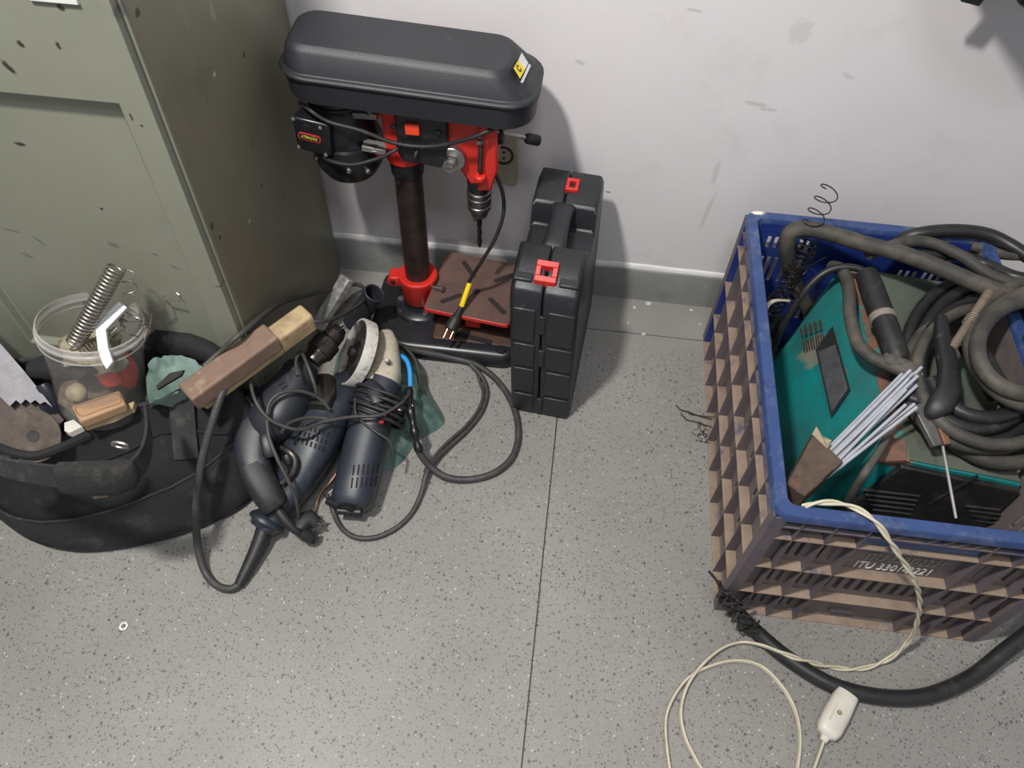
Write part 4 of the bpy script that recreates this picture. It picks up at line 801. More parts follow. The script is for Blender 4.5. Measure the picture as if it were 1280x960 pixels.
def bagp(i, t, off=0):
    a, b = BS[i], RM[i]; p = a.lerp(b, t); o_ = (V((p.x, p.y, 0)) - cen); 
    n_ = (BS[(i + 1) % len(BS)] - BS[i - 1]).cross(V((0, 0, 1))).normalized(); 
    if n_.dot(o_) < 0: n_ = -n_
    bl = .020 * math.sin(math.pi * min(1, t * 1.15)) if p.y < .64 else 0
    wr = .007 * mnoise.noise(V((p.x * 13, p.y * 13, p.z * 16))) + .003 * mnoise.noise(V((p.x * 40, p.y * 40, p.z * 30)))
    if t < .08: bl -= .008 * (1 - t / .08)
    q = p + n_ * (bl + wr * min(1, t * 4) + off); q.y = min(q.y, .686 + off); return q
bag = thing('tool_bag', (-.69, .56, 0), 'black fabric tool bag, open and full of tools, in front of the green cabinet', 'bag')
T_ = [0, .03, .1, .2, .32, .44, .56, .68, .8, .9, .97, 1]
R = [[bagp(i, t) for i in range(len(BS))] for t in T_]
inner = [[bagp(i, t, -.005 - .006 * (1 - t)) for i in range(len(BS))] for t in (1, .9, .7, .45, .3)]
bm = B(); rings(bm, R + inner); obj('bag_body', bm, FAB, bag, angle=70)
bm = B(); tube(bm, [bagp(i, 1, -.002) + V((0, 0, .001)) for i in range(len(BS))], .0038, 8, closed=True); obj('rim_piping', bm, FAB2, bag)
# net pocket round the front foot, its hem, the panel seam
MESH = mat('net_pocket', (.015, .015, .016), .8, var=.3, vs=12, bump=.0, spots=[((.11, .10, .095), 30, .55, .8, .5)])
nt = MESH.node_tree; vo = nt.nodes.new('ShaderNodeTexVoronoi'); vo.inputs['Scale'].default_value = 330; vo.feature = 'DISTANCE_TO_EDGE'; gg = nt.nodes.new('ShaderNodeNewGeometry'); nt.links.new(gg.outputs['Position'], vo.inputs['Vector'])
bb = nt.nodes.new('ShaderNodeBump'); bb.inputs['Strength'].default_value = 1; bb.inputs['Distance'].default_value = .0015; nt.links.new(vo.outputs['Distance'], bb.inputs['Height']); nt.links.new(bb.outputs[0], nt.nodes['Principled BSDF'].inputs['Normal'])
i0, i1 = 14, 50
def hem(i): s = (i - i0) / (i1 - i0); return .36 + .40 * s ** 1.6
bm = B(); g = [[bm.verts.new(bagp(i, .05 + (hem(i) - .05) * k / 7, .0045)) for k in range(8)] for i in range(i0, i1 + 1)]
for i in range(len(g) - 1):
    for k in range(7): bm.faces.new((g[i][k], g[i + 1][k], g[i + 1][k + 1], g[i][k + 1]))
obj('net_pocket', bm, MESH, bag, angle=80)
bm = B(); tube(bm, [bagp(i, hem(i), .005) for i in range(i0, i1 + 1)], .0022, 8); obj('pocket_hem', bm, FAB2, bag)
bm = B(); tube(bm, [bagp(i, .045, .004) for i in range(i0 - 6, i1 + 1)], .003, 8); obj('foot_piping', bm, FAB, bag)
bm = B(); tube(bm, [bagp(i, .80 - .012 * abs(i - 30), .0015) for i in range(22, 46)], .003, 8); obj('seam_piping', bm, FAB, bag)
def ribbon(bm, pts, w, th, wd):
    """pts centre line, w width, th thickness, wd: width direction per point or single"""
    R = []; n = len(pts)
    for i, p in enumerate(pts):
        t = (pts[min(i + 1, n - 1)] - pts[max(i - 1, 0)]).normalized(); a = wd[i] if isinstance(wd, list) else V(wd); a = (a - t * a.dot(t)).normalized(); c_ = t.cross(a)
        R.append([p + a * w / 2 + c_ * th / 2, p - a * w / 2 + c_ * th / 2, p - a * w / 2 - c_ * th / 2, p + a * w / 2 - c_ * th / 2])
    rings(bm, R)
def fy(px, py, y): return P(px, py, y=y)
hp = cr([fy(-40, 560, .42), fy(0, 582, .415), fy(45, 592, .405), fy(85, 596, .40), fy(130, 596, .41), fy(163, 590, .425), fy(180, 572, .45), fy(186, 545, .485), fy(184, 520, .53)], 5)
bm = B(); ribbon(bm, hp, .034, .004, (0, .35, 1)); obj('handle_strap', bm, FAB2, bag, angle=60, bevel=.001)
bm = B(); loft(bm, [(hp[14] + V((0, -.002, 0)), .011, .021), (hp[17] + V((0, -.002, 0)), .012, .023), (hp[22] + V((0, -.003, 0)), .0125, .0235), (hp[25] + V((0, -.002, 0)), .012, .022), (hp[26] + V((0, -.001, 0)), .008, .019)], (0, .35, 1), 3, 18); obj('handle_wrap', bm, mat('grip_wrap', (.017, .017, .017), .9, var=.25, vs=30, bump=.5, bs=300, spots=[((.11, .10, .09), 24, .55, .75, .5)]), bag, angle=50)
bm = B(); ribbon(bm, cr([bagp(33, .62, .006), bagp(33, .8, .008), bagp(33, 1.0, .006) + V((0, 0, .003))], 4), .036, .004, (1, .3, 0)); obj('strap_anchor', bm, FAB2, bag, bevel=.001)
bm = B(); q = P(152, 553, y=.455); tube(bm, [q + V((.010 * math.cos(t), -.004, .006 * math.sin(t))) for t in [2 * math.pi * k / 16 for k in range(16)]], .0022, 7, closed=True); obj('metal_ring', bm, STEEL, bag)
bm = B(); tube(bm, cr([fy(-30, 545, .43), fy(0, 560, .43), fy(40, 570, .425), fy(75, 560, .44), fy(110, 545, .47)], 5), .006, 8); obj('rolled_edge', bm, FAB, bag)
a = P(123, 618, y=.425); bm = B(); prism(bm, [a + V(p) for p in ((-.008, -.002, -.008), (.012, .001, -.003), (.004, -.001, .002), (-.002, -.002, .009))], .002, (0, -1, .2)); obj('torn_patch', bm, mat('tan_patch', (.26, .21, .14), .8, var=.3, vs=80), bag, label='small torn tan patch')
# dark filling that carries the tools
fill = [bagp(i, .62, -.016) for i in range(len(BS))]; fc_ = sum(fill, V()) / len(fill); R = []
for k in range(14):
    t = k / 14; R.append([p.lerp(fc_, t) + V((0, 0, (.018 if k else 0) * mnoise.noise(V((p.lerp(fc_, t).x * 22, p.lerp(fc_, t).y * 22, 0))) + (.007 if k else 0) * mnoise.noise(V((p.lerp(fc_, t).x * 60, p.lerp(fc_, t).y * 60, 3))))) for p in fill])
bm = B(); rings(bm, R)
tag(obj('dark_rags', bm, mat('dark_rag', (.02, .019, .018), .9, var=.4, vs=30, bump=.5, bs=120, spots=[((.06, .045, .035), 20, .5, .7, .6)]), None, angle=80, kind='stuff'), 'dark crumpled rags filling the tool bag under the tools', 'rags')

# ------------------------------------------------------------------ jar and what it holds
jt, jb_ = P(113, 402, z=.318), P(131, 506, z=.165)
jax = (jt - jb_).normalized(); JL = (jt - jb_).length
ju = V((1, 0, 0)); ju = (ju - jax * ju.dot(jax)).normalized(); jv = jax.cross(ju)
def jp(r, a, d): return jb_ + jax * d + (ju * math.cos(a) + jv * math.sin(a)) * r
def jring(r, d, n=40): return [jp(r, 2 * math.pi * k / n, d) for k in range(n)]
JM = mat('clear_jar_plastic', (.50, .48, .46), .16, var=.1, vs=15, alpha=.20, spots=[((.42, .36, .30), 9, .45, .7, .6)])
JR = mat('jar_rim_plastic', (.55, .53, .51), .2, var=.1, alpha=.42)
jar = thing('plastic_jar', jb_, 'dusty transparent plastic jar full of hardware in the black tool bag', 'jar')
bm = B(); rings(bm, [jring(.052, 0), jring(.058, .004), jring(.060, .02), jring(.0615, JL * .62), jring(.0655, JL * .8), jring(.0665, JL * .9), jring(.0665, JL - .001)], cap=False); bm.faces.new([v for v in bm.verts[:40]]); obj('jar_wall', bm, JM, jar, angle=70)
bm = B(); rings(bm, [jring(.0665, JL - .012), jring(.0695, JL - .011), jring(.0695, JL - .008), jring(.0675, JL - .006), jring(.0675, JL), jring(.0655, JL + .001), jring(.065, JL - .012)], cap=False, closed=True); obj('jar_rim', bm, JR, jar, angle=40)
bm = B(); rings(bm, [jring(.0672, JL - .023), jring(.0685, JL - .0215), jring(.0672, JL - .020)], cap=False); obj('jar_bead', bm, JR, jar)
def lump(name, c_, r, sc, m, label, cat, kind=None, group=None, seed=0, amp=.25):
    bm = B(); bmesh.ops.create_icosphere(bm, subdivisions=3, radius=1)
    for v in bm.verts:
        k = 1 + amp * mnoise.noise(v.co * 1.6 + V((seed, 0, 0))); v.co = V((v.co.x * sc[0], v.co.y * sc[1], v.co.z * sc[2])) * r * k + V(c_)
    return tag(obj(name, bm, m, None, angle=60), label, cat, group, kind)
BEIGE = mat('beige_lump', (.36, .30, .20), .7, var=.25, vs=50, spots=[((.10, .08, .05), 60, .55, .7, .7)])
REDP = mat('red_plastic', (.55, .03, .02), .4, var=.15)
def jc(a, r, d): return jp(r, a, d)
lump('wood_ball', jc(-1.9, .040, .055), .014, (1, 1, 1), BEIGE, 'beige round ball seen through the jar wall', 'ball', amp=.1)
lump('red_scrap', jc(-.6, .030, .085), .018, (1, .9, 1.3), REDP, 'red plastic piece behind the white bracket in the jar', 'plastic piece', seed=3)
lump('red_bottle', jc(.15, .033, .08), .021, (.85, 1, 2.1), REDP, 'tall red plastic piece at the right side of the jar', 'plastic piece', seed=5, amp=.12)
lump('tan_rag', jc(-1.2, .012, .115), .034, (1.15, 1, .6), mat('tan_rag', (.27, .235, .165), .85, var=.3, vs=40, bump=.5, bs=90, spots=[((.06, .05, .03), 60, .55, .66, .8)]), 'tan crumpled rag in the mouth of the jar', 'rag', seed=7, amp=.8)
lump('dark_rag', jc(-1.6, .03, .108), .024, (1.2, .9, .4), mat('black_rag', (.012, .012, .016), .8), 'dark blue-black scrap under the spring in the jar', 'scrap', seed=8, amp=.6)
lump('brown_filling', jb_ + jax * .035, .045, (1.05, 1.0, .65), mat('brown_filling', (.11, .075, .055), .85, var=.5, vs=50, bump=.5, bs=100, spots=[((.32, .27, .2), 50, .58, .68, .7), ((.3, .06, .04), 25, .64, .7, .7)]), 'brown rusty hardware filling the bottom of the jar', 'hardware', kind='stuff', amp=.5)
c_ = jc(.9, .012, JL * .82); M = frame(c_, (.7, -.4, .35), (.3, .8, .2)); bm = B(); box(bm, (-.016, -.012, -.008), (.014, .012, .010), M)
tag(obj('sponge_block', bm, mat('pale_green', (.27, .36, .26), .8, var=.2, vs=60, bump=.3), None, bevel=.002), 'pale green block in the jar mouth behind the white bracket', 'block')
a, b = P(93, 430, z=.322), P(146, 334, z=.415)
SPR = mat('spring_steel', (.42, .39, .35), .32, .95, var=.2, vs=50)
bm = B(); pts = helix(a, b, .0105, 23, 14); tube(bm, pts, .0017, 6); tag(obj('coil_spring', bm, SPR, None, angle=80), 'long bright steel coil spring sticking out of the jar', 'spring')
bm = B(); q = [P(88, 437, z=.30), P(112, 410, z=.335)]; tube(bm, q, .002, 6); tag(obj('steel_pin', bm, SPR, None), 'thin steel pin beside the coil spring in the jar', 'pin')
# white angled bracket
bk = [P(*p, z=.338) for p in ((119, 407), (149, 376), (158, 383), (130, 411))]; bk2 = [P(*p, z=.338) for p in ((119, 407), (130, 411), (135, 440), (123, 442))]
WB = mat('white_plastic', (.64, .645, .67), .35, var=.04)
bm = B(); tp = [P(118, 405, z=.338), P(148, 376.5, z=.345), P(158, 383, z=.345), P(131, 410, z=.338), P(134, 436, z=.318), P(141, 452, z=.29), P(134, 462, z=.27), P(127, 452, z=.29), P(122, 438, z=.318)]
pn = V((.15, -.5, .85)); tp = [PP(px, py, P(120, 405, z=.343), pn) for px, py in ((118, 405), (148, 376.5), (159, 384), (132, 412), (135, 434), (141, 452), (133, 462), (127, 452), (122, 438))]; prism(bm, tp, .008, -pn); tag(obj('white_bracket', bm, WB, None, bevel=.001, angle=30), 'white angled plastic bracket standing in the jar', 'bracket')
# thin wire spring, staples, hooks
TW = mat('thin_wire', (.30, .27, .24), .4, .8, var=.2)
bm = B(); tube(bm, helix(P(168, 402, z=.33), P(160, 340, z=.395), .0085, 4.3, 12), .0008, 5); tag(obj('wire_spring', bm, TW, None), 'thin stretched wire spring right of the white bracket', 'spring')
bm = B(); random.seed(4)
for k in range(16):
    c0 = P(160 + random.uniform(-14, 16), 405 + random.uniform(-16, 18), z=.318); pts = [c0 + V((random.uniform(-.010, .010), random.uniform(-.010, .010), random.uniform(-.008, .012))) for _ in range(3)]; tube(bm, pts, .0011, 5)
tag(obj('loose_hooks', bm, TW, None, kind='stuff'), 'heap of small rusty hooks and nails in the jar mouth', 'nails')
wz = [(186, 388, .30), (193, 392, .30), (196, 385, .305), (204, 378, .31), (207, 372, .315), (203, 367, .32), (209, 376, .32), (224, 377, .325), (224, 369, .33), (217, 362, .335), (222, 367, .34)]
bm = B(); tube(bm, P3([(185, 386, .30), (190, 391, .302), (194, 385, .304)]), .001, 5); tube(bm, P3([(200, 367, .325), (206, 375, .325), (224, 377, .328), (224, 369, .33), (216, 361, .336)]), .001, 5); tube(bm, P3([(190, 391, .302), (205, 384, .315), (206, 375, .325)]), .0009, 5); tube(bm, P3([(190, 391, .302), (186, 415, .29), (178, 432, .27)]), .0009, 5)
tag(obj('bent_wire', bm, TW, None), 'bent thin wire with hooked ends in front of the cabinet, right of the jar', 'wire')

# ------------------------------------------------------------------ other things in the bag
SAWM = mat('saw_blade_steel', (.21, .205, .225), .6, .2, var=.2, vs=25, spots=[((.10, .095, .10), 14, .55, .65, .7), ((.32, .31, .34), 30, .55, .7, .6), ((.07, .05, .04), 90, .66, .72, .8)])
bm = B(); poly = [(-70, 360), (0, 429), (32, 466), (66, 509), (56, 502), (50, 505), (44, 500), (38, 504), (32, 499), (26, 505), (20, 500), (12, 508), (0, 496), (-70, 445)]
nsw = V((.35, -.35, .85)).normalized(); p0 = P(30, 490, z=.22); pts = [PP(px, py, p0, nsw) for px, py in poly]
prism(bm, pts, .0016, -nsw); sw_ = thing('hand_saw', p0, 'scraped grey hand saw blade slanting into the bag at the left edge', 'saw'); obj('blade', bm, SAWM, sw_, smooth=False)
bm = B(); poly = [(0, 497), (12, 509), (20, 501), (40, 504), (66, 509), (80, 525), (60, 545), (0, 560), (-40, 540)]
p1 = p0 - nsw * .016; prism(bm, [PP(px, py, p1, nsw) for px, py in poly], .0016, -nsw); tag(obj('rusty_plate', bm, mat('brown_rust_plate', (.075, .055, .048), .7, .2, var=.3, vs=30, spots=[((.15, .13, .12), 30, .55, .7, .5)]), None, smooth=False), 'dark brown rusty plate beneath the saw blade', 'plate')
# abrasive disc
DM = mat('abrasive_disc', (.085, .067, .055), .8, var=.25, vs=60, bump=.4, bs=300, spots=[((.19, .14, .10), 60, .52, .7, .5)])
nd = V((.15, -.62, .77)).normalized(); c0 = P(42, 545, z=.203)
ad = thing('grinding_disc', c0, 'brown worn grinding disc standing behind the bag rim', 'disc')
bm = B(); lathe(bm, c0, nd, [(0, .0375), (.0025, .0375), (.003, .036), (.003, .018), (.0015, .014), (.0015, .006), (0, .006)], 36); obj('disc', bm, DM, ad, angle=30)
bm = B(); lathe(bm, c0 + nd * .0002, nd, [(.0016, .0085), (.0022, .0085), (.0022, .0055)], 20); obj('centre_ring', bm, DSTEEL, ad, angle=30)
# wooden blocks and a white piece
W1 = mat('tan_wood', (.37, .225, .125), .6, var=.15, vs=20, bump=.15, bs=90)
def block(name, pix, z, th, m, label, cat, bev=.003, inset=False):
    pts = [P(*p, z=z) for p in pix]; bm = B(); prism(bm, pts, th, (0, 0, -1)); o = obj(name, bm, m, None, bevel=bev); return tag(o, label, cat)
wbk = block('wooden_block', ((88, 507), (149, 487), (157, 505), (99, 527)), .225, .018, W1, 'tan wooden block with a routed border leaning on the jar', 'wooden block')
cq = [P(*p, z=.2254) for p in ((95, 508), (146, 492), (150, 503), (102, 520))]; bm = B(); tube(bm, cr([cq[0], cq[0].lerp(cq[1], .5), cq[1], cq[2], cq[2].lerp(cq[3], .5), cq[3]], 4, True), .0009, 5, closed=True); obj('routed_border', bm, mat('darker_wood', (.27, .15, .08), .7), wbk)
block('wood_offcut', ((130, 517), (150, 508), (168, 501), (166, 509), (140, 522), (104, 533)), .206, .012, mat('pale_wood', (.40, .31, .19), .7, var=.2, vs=30), 'pale wood offcut beneath the tan block', 'wood offcut', .001)
block('white_wedge', ((80, 528), (92, 524), (103, 533), (86, 541), (80, 538)), .204, .012, mat('white_piece', (.60, .57, .52), .6, var=.12, vs=40), 'small off-white wedge at the left of the tan block', 'wedge', .001)
# black cloth roll behind the jar, dark bottle left of it
bm = B(); loft(bm, [(P(40, 462, z=.235), .012, .012), (P(62, 458, z=.24), .02, .016), (P(110, 455, z=.235), .02, .015)], (0, 0, 1), 2.5, 16); tag(obj('cloth_roll', bm, FAB, None, angle=60), 'black cloth roll behind the jar, against the cabinet', 'cloth')
bm = B(); loft(bm, [(P(52, 480, z=.215), .010, .010), (P(58, 490, z=.205), .015, .013), (P(68, 516, z=.175), .016, .014), (P(74, 538, z=.155), .015, .014)], (0, 0, 1), 2.5, 16); tag(obj('dark_bottle', bm, mat('dark_glossy', (.018, .02, .028), .25, spots=[((.18, .19, .22), 20, .6, .75, .5)]), None, angle=60), 'dark glossy bottle between the saw blade and the jar', 'bottle')
bm = B(); loft(bm, [(P(185, 425, z=.20), .012, .012), (P(205, 424, z=.225), .02, .02), (P(240, 430, z=.225), .02, .02), (P(272, 446, z=.215), .014, .015)], (0, 0, 1), 2.3, 18)
for v in bm.verts: v.co += v.co.normalized() * .006 * mnoise.noise(v.co * 40)
tag(obj('black_pouch', bm, FAB, None, angle=60), 'crumpled black pouch behind the mint plastic bag', 'pouch')
# mint plastic bag: open crumpled sack
MINT = mat('mint_plastic', (.22, .31, .275), .24, var=.15, vs=30, bump=1.0, bs=55, spots=[((.55, .70, .64), 30, .6, .75, .5), ((.10, .18, .16), 16, .6, .75, .5)])
def sack(name, top, bottom, z1, z0, m, seed, sub=5, fold=.010, cent=None):
    T = cr([P(px, py, z=z1 + dz) for px, py, dz in top], sub, True); Bt = cr([P(px, py, z=z0) for px, py in bottom], sub, True); n = len(T)
    bm = B(); R = []
    for k in range(9):
        t = k / 8; ring = []
        for i in range(n):
            p = Bt[i].lerp(T[i], t); w_ = fold * (mnoise.noise(V((i * .55 + seed, t * 3, 1))) + .6 * mnoise.noise(V((i * 1.4, t * 6 + seed, 5)))); ctr = sum(T, V()) / n
            d = (p - ctr); d.z = 0; d = d.normalized() if d.length > 1e-5 else V((1, 0, 0)); ring.append(p + d * w_ * (1 - .5 * t) + V((0, 0, fold * .5 * mnoise.noise(V((i * .9, t * 5, seed))))))
        R.append(ring)
    ctr = sum(T, V()) / n
    R2 = []
    for k in range(1, 5):
        t = k / 5; R2.append([T[i].lerp(V((ctr.x, ctr.y, z1 - .06)), t) + V((0, 0, -.014 * t)) + V((0, 0, fold * .9 * mnoise.noise(V((i * .8 + 9, t * 6, seed))))) for i in range(n)])
    rings(bm, R + R2); return obj(name, bm, m, None, angle=75)
tag(sack('plastic_bag', [(187, 452, .01), (205, 445, .012), (232, 446, .01), (256, 462, .006), (246, 476, .0), (226, 488, -.004), (200, 498, -.004), (186, 502, 0), (184, 478, .004)], [(190, 470), (205, 462), (232, 462), (252, 472), (246, 486), (226, 496), (204, 506), (190, 510), (186, 492)], .225, .16, MINT, 2), 'crumpled mint green plastic bag with an open mouth in the tool bag', 'plastic bag')
bm = B(); pts = [PP(px, py, P(215, 475, z=.232), V((0, -.3, .95))) for px, py in ((195, 482), (212, 466), (230, 462), (226, 469), (212, 477), (196, 487))]; prism(bm, pts, .006, (0, .3, -.95)); tag(obj('dark_wedge', bm, mat('dark_wedge_mat', (.012, .011, .011), .7), None, bevel=.001), 'black flat piece inside the mint plastic bag mouth', 'scrap')
# wooden plane-like block lying over the bag corner
wa, wb_ = P(383, 386, z=.262), P(236, 492, z=.236)
wl_ = (wb_ - wa).length
pl_ = thing('wooden_beam', wa.lerp(wb_, .5), 'worn wooden block with a brown upper slab, lying across the bag corner', 'wooden block')
WDL = mat('light_worn_wood', (.40, .30, .17), .65, var=.2, vs=18, bump=.2, bs=60, spots=[((.17, .10, .06), 22, .50, .70, .8), ((.10, .07, .05), 70, .62, .72, .6)])
WDB = mat('brown_worn_wood', (.18, .115, .085), .65, var=.2, vs=16, bump=.2, bs=80, spots=[((.34, .26, .17), 26, .58, .70, .7), ((.07, .05, .04), 45, .58, .72, .6)])
M = frame(wa, wb_ - wa)
bm = B(); box(bm, (0, -.0165, -.036), (wl_ * .98, .0165, 0), M); obj('wood_body', bm, WDL, pl_, bevel=.005, bseg=3)
bm = B(); box(bm, (wl_ * .30, -.019, -.022), (wl_ * 1.02, .0195, .009), M); obj('upper_slab', bm, WDB, pl_, bevel=.004, bseg=3, label='brown upper slab')
# grey spattered bar, hollow dark pipe
GB = mat('spattered_bar', (.30, .29, .28), .6, .2, var=.2, vs=40, spots=[((.52, .52, .52), 60, .52, .62, .8), ((.16, .09, .07), 22, .56, .68, .8)])
a, b = P(431, 346, z=.105), P(393, 408, z=.03); bm = B(); box(bm, (0, -.0125, -.016), ((b - a).length, .0125, .0), frame(a, b - a)); tag(obj('square_bar', bm, GB, None, bevel=.002), 'paint-spattered grey square bar leaning beside the cabinet corner', 'bar')
PM = mat('dark_pipe_plastic', (.022, .024, .03), .5, var=.2, spots=[((.11, .11, .11), 30, .58, .8, .5)])
a = P(468, 366, z=.125); tc_ = (V((0, 0, H)) - a).normalized(); lt = (a - PP(437, 412, a, tc_)).normalized(); dd = (tc_ * .74 + lt * .67).normalized(); L_ = .10; b = a - dd * L_
bm = B(); lathe(bm, b, dd, [(0, .0), (0, .0215), (L_ * .5, .0195), (L_ - .008, .0182), (L_, .0188), (L_ + .0008, .0175), (L_, .0160), (L_ * .35, .0150), (L_ * .35, .0)], 28, cap=False); tag(obj('hollow_pipe', bm, PM, None, angle=45), 'short dark hollow pipe end pointing up beside the drill press base', 'pipe')

# ------------------------------------------------------------------ power tools heaped on the floor
CHK = mat('greasy_chuck', (.085, .068, .068), .28, .85, var=.25, vs=50, spots=[((.03, .022, .02), 45, .5, .7, .7)])
SLOT = mat('vent_black', (.004, .004, .005), .8)
from mathutils.bvhtree import BVHTree
def onto(o, px, py):
    """the point and normal of a body's surface seen at a pixel of the photograph"""
    off = woff(o); t = BVHTree.FromPolygons([v.co + off for v in o.data.vertices], [tuple(p.vertices) for p in o.data.polygons])
    h, n, i, d = t.ray_cast(V((0, 0, H)), ray(px, py).normalized()); return (h, n) if h is not None else (None, None)
def slots(o, c00, c10, c01, nx, ny, fw_, fh_, name='vent_slot'):
    """grid of recessed-looking slots set into the surface, corners given in pixels"""
    e1 = ((c10[0] - c00[0]) / nx, (c10[1] - c00[1]) / nx); e2 = ((c01[0] - c00[0]) / ny, (c01[1] - c00[1]) / ny)
    for i in range(nx):
        for j in range(ny):
            x_ = c00[0] + e1[0] * (i + .5) + e2[0] * (j + .5); y_ = c00[1] + e1[1] * (i + .5) + e2[1] * (j + .5)
            qs = []
            for a_, b_ in ((-1, -1), (1, -1), (1, 1), (-1, 1)):
                h, n = onto(o, x_ + (a_ * fw_ * e1[0] + b_ * fh_ * e2[0]) / 2, y_ + (a_ * fw_ * e1[1] + b_ * fh_ * e2[1]) / 2)
                if h is not None: qs.append(h + n * .0004)
            if len(qs) < 4: continue
            bm = B(); prism(bm, qs, -.002, (qs[1] - qs[0]).cross(qs[2] - qs[0]) if (qs[1] - qs[0]).cross(qs[2] - qs[0]).dot(V((0, 0, H)) - qs[0]) > 0 else (qs[2] - qs[0]).cross(qs[1] - qs[0])); obj(name, bm, SLOT, o, smooth=False)
VW = (V((0, 0, H)) - P(380, 540, z=.1)).normalized()
# --- hammer drill
hd = thing('hammer_drill', P(345, 530, z=0), 'dark grey power drill with greasy chuck, lying uppermost beside the bag', 'power drill')
a, b = P(424, 412, z=.168), P(383, 458, z=.150); dd = (b - a).normalized()
bm = B(); lathe(bm, a, dd, [(-.004, .006), (-.003, .0115), (.006, .0155), (.010, .0165), (.022, .0172), (.023, .0158), (.025, .0158), (.026, .0215), (.030, .0225), (.050, .0230), (.051, .0205), (.054, .0200), (.060, .0165), (.068, .0160)], 30); ck = obj('chuck', bm, CHK, hd, angle=28)
for k in range(3):
    q = 2 * math.pi * k / 3; u_ = dd.orthogonal().normalized(); v_ = dd.cross(u_); c0 = a + dd * -.005 + (u_ * math.cos(q) + v_ * math.sin(q)) * .0035; bm = B(); lathe(bm, c0, dd, [(-.005, .0022), (.003, .0032)], 8); obj('chuck_jaw', bm, STEEL, ck)
bm = B()
loft(bm, [(b - dd * .006, .017, .017), (b + dd * .004, .024, .024), (P(372, 474, z=.142), .029, .029), (P(360, 494, z=.132), .037, .036), (P(347, 516, z=.124), .040, .038), (P(335, 533, z=.118), .036, .034), (P(328, 545, z=.112), .024, .022)], (0, 0, 1), 2.4, 26)
gb = obj('gear_housing', bm, DGREY, hd, angle=50)
bm = B(); loft(bm, [(b + dd * .008, .0255, .0255), (b + dd * .012, .0275, .0275), (b + dd * .020, .0285, .0285), (b + dd * .024, .0265, .0265)], (0, 0, 1), 2.2, 26); obj('collar_ring', bm, RUBBER, hd, angle=40)
bm = B(); loft(bm, [(P(346, 487, z=.118), .014, .016), (P(334, 500, z=.120), .028, .026), (P(322, 520, z=.118), .034, .028), (P(317, 548, z=.108), .031, .027), (P(317, 575, z=.098), .026, .025), (P(324, 598, z=.088), .0235, .024), (P(336, 620, z=.075), .0215, .022), (P(343, 631, z=.068), .016, .017)], (0, 0, 1), 2.9, 24)
obj('motor_body', bm, DGREY, hd, angle=50)
bm = B(); loft(bm, [(P(317, 584, z=.095), .0245, .0245), (P(323, 598, z=.089), .0248, .0252), (P(336, 620, z=.076), .0226, .0235), (P(344, 633, z=.068), .0205, .021), (P(346, 636, z=.066), .017, .018)], (0, 0, 1), 2.9, 24); obj('rubber_grip', bm, RUBBER, hd, angle=50)
bm = B(); c0, c1_ = P(331, 542, z=.132), P(338, 572, z=.115); loft(bm, [(c0, .007, .006), (c0.lerp(c1_, .2), .0095, .009), (c0.lerp(c1_, .8), .0095, .009), (c1_, .007, .006)], (0, 0, 1), 4, 16); obj('trigger', bm, BLK, hd, angle=40)
slots(gb, (342, 476), (354, 489), (350, 471), 3, 1, .5, .9)
# maker's stripe and small lettering on the body side
SIL = mat('silver_print', (.45, .46, .5), .5)
mb = [o for o in hd.children if o.name.startswith('motor_body')][0]
ps = [onto(mb, 311 + 18 * k / 6, 515 - 15 * k / 6) for k in range(7)]
bm = B(); tube(bm, [h + n * .0003 for h, n in ps if h is not None], .0007, 5); obj('silver_line', bm, SIL, mb)
for k in range(5):
    h, n = onto(mb, 315 + 3.4 * k, 518 - 2.8 * k)
    if h is None: continue
    M = frame(h + n * .0002, (ps[-1][0] or h) - (ps[0][0] or h), n.cross((ps[-1][0] or h) - (ps[0][0] or h)) if ps[0][0] and ps[-1][0] else None)
    bm = B(); box(bm, (-.0012, -.0012, -.0004), (.0000, .0013, .0004), M); box(bm, (.0000, -.0012, -.0004), (.0008, -.0004, .0004), M); obj('small_letter', bm, SIL, mb, smooth=False)
a, b = P(345, 634, z=.066), P(374, 666, z=.040)
bm = B(); tube(bm, cr([a, P(355, 648, z=.058), P(366, 660, z=.048), b], 5), lambda t: .0085 - .0028 * t, 12); obj('cord_sleeve', bm, RUBBER, hd)
# --- second drill / saw with louvred motor and long cord sleeve
sd2 = thing('power_saw', P(370, 590, z=0), 'blue-grey power tool with rows of vents and long cord sleeve on the floor', 'power tool')
bm = B(); loft(bm, [(P(448, 470, z=.06), .018, .02), (P(436, 485, z=.07), .03, .028), (P(415, 512, z=.082), .037, .034), (P(396, 540, z=.084), .042, .038), (P(384, 566, z=.076), .040, .034), (P(372, 596, z=.062), .031, .028), (P(357, 622, z=.048), .025, .024), (P(340, 648, z=.036), .021, .021), (P(330, 662, z=.030), .017, .018)], (0, 0, 1), 2.7, 28)
sb = obj('motor_body', bm, BLUEGREY, sd2, angle=50)
slots(sb, (372, 524), (414, 540), (364, 551), 8, 3, .48, .72)
bm = B(); loft(bm, [(P(405, 480, z=.10), .02, .02), (P(402, 497, z=.118), .023, .018), (P(398, 512, z=.12), .019, .014)], (0, 0, 1), 2.5, 16); obj('gear_block', bm, DSTEEL, sd2, angle=50)
bm = B(); a, b = P(338, 644, z=.038), P(327, 661, z=.030); dd = (b - a).normalized(); lathe(bm, a, dd, [(0, .020), (.006, .0265), (.010, .0285), (.014, .0285), (.018, .022), (.024, .019)], 26); obj('guard_flange', bm, BLUEGREY, sd2, angle=35)
bm = B(); tube(bm, cr([P(333, 655, z=.032), P(322, 684, z=.024), P(308, 713, z=.016), P(298, 732, z=.010)], 5), lambda t: .0135 - .0065 * t, 16); obj('cord_sleeve', bm, RUBBER, sd2)
